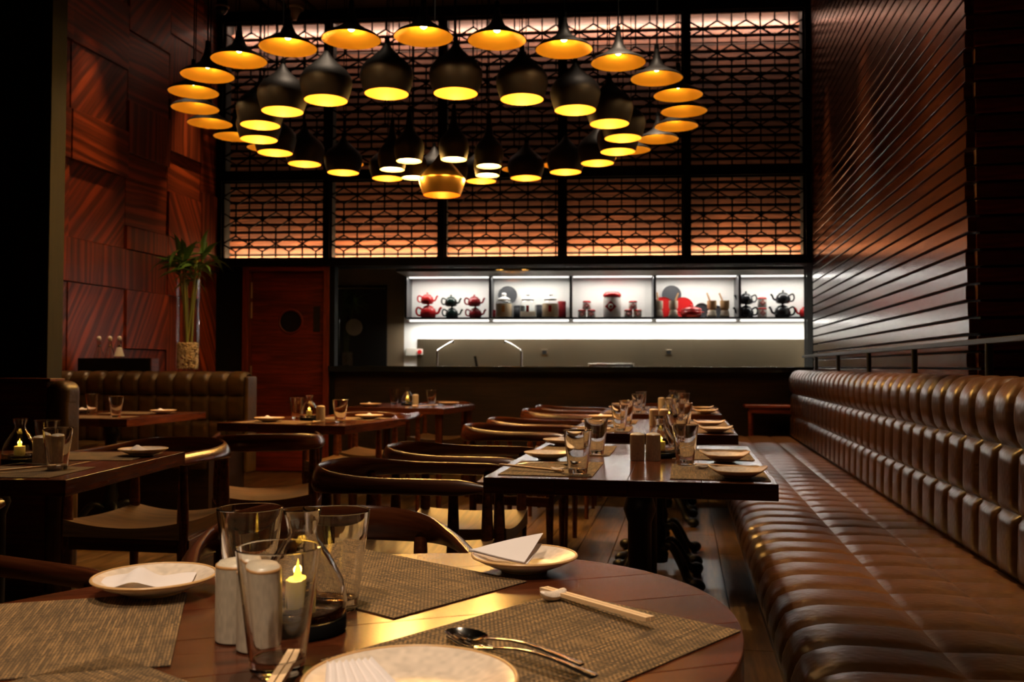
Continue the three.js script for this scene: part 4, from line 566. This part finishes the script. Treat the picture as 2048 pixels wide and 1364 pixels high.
ring(small, 0.337, 2.37, 7, 12, 'bright bell pendant', 'small inner ring', 'pendant lamp');
{ brassL.name = numbered('brass_pendant'); brassL.position.set(LC.x, 2.2, LC.z + 0.02); brassL.userData = { label: 'single brass pendant hanging lowest at the centre of the rings', category: 'pendant lamp' }; scene.add(brassL); }
// ---------------------------------------------------------------- ceiling fittings
function downlight(x, z, tx, ty, tz, lv, ang, label, col = WARM) { const o = thing('ceiling_downlight', label, 'downlight', [x, CEIL - 0.06, z], 0, 'ceiling downlights');
  part(o, 'housing', lathe([[0.045, 0.0], [0.055, 0.0], [0.055, 0.06], [0, 0.06], [0, 0.055], [0.045, 0.055]], 24), M.black); part(o, 'lens', cyl(0.042, 0.042, 0.006, 0, 0, 0, 24), M.lens, [0, 0.03, 0]);
  const s = new THREE.SpotLight(col, lv, 0, ang, 0.9, 2); s.position.set(0, 0.026, 0); s.target.position.set(tx - x, ty - CEIL + 0.06, tz - z); s.castShadow = true; s.shadow.radius = 2; o.add(s); o.add(s.target); }
[[-1.3, 'first'], [-3.0, 'second'], [-4.75, 'third'], [-6.5, 'fourth'], [-8.1, 'fifth']].forEach(([z, w]) => downlight(0.96, z, 0.93, 0, z, LV.spotBench, 0.23, `${w} small ceiling downlight above the leather bench`, AMBER));
[[-0.2, -3.1, 'first bench-side table'], [-0.2, -4.9, 'second bench-side table'], [-0.2, -6.7, 'third bench-side table'], [-0.45, -1.15, 'oval table'], [-2.1, -2.7, 'left-edge table'], [-2.0, -5.0, 'table before the door'], [-2.0, -7.0, 'table below the counter'], [-3.4, -5.3, 'booth table']].forEach(([x, z, w]) => downlight(x, z, x, 0.7, z, LV.spotTable * (x < -1 ? 0.55 : 1), 0.3, `small ceiling downlight above the ${w}`));
downlight(-0.55, 0.95, -0.45, 0.75, -1.05, LV.spotTable * 1.5, 0.26, 'ceiling downlight behind the viewpoint aimed at the oval table');
[[-6.5, 'nearer'], [-7.95, 'farther']].forEach(([z, w]) => downlight(-4.2, z, -4.62, 2.2, z, LV.spotLeftWall, 0.24, `${w} ceiling downlight washing the veneer wall`, C(1, 0.6, 0.3)));
{ const o = thing('smoke_detector', 'pale cone-shaped smoke detector on the ceiling above the lattice', 'detector', [-3.78, CEIL - 0.13, -8.55]); part(o, 'base', cyl(0.09, 0.09, 0.02), M.whitePlastic, [0, 0.11, 0]); part(o, 'cone', lathe([[0, 0], [0.02, 0.005], [0.035, 0.05], [0.075, 0.11], [0, 0.11]], 24), M.whitePlastic);
  const c = thing('security_camera', 'small dark security camera at the upper left of lattice', 'camera', [-4.4, CEIL - 0.16, -8.25]); part(c, 'mount', cyl(0.05, 0.05, 0.05), M.black, [0, 0.11, 0]); part(c, 'dome', new THREE.SphereGeometry(0.06, 18, 12), M.glossBlack, [0, 0.075, 0]); part(c, 'trim_ring', new THREE.TorusGeometry(0.06, 0.01, 8, 24), M.brushed, [0, 0.09, 0], [Math.PI / 2, 0, 0]); }

scene.traverse((m) => { if (m.isMesh) m.castShadow = m.receiveShadow = true; });
renderer.render(scene, camera);
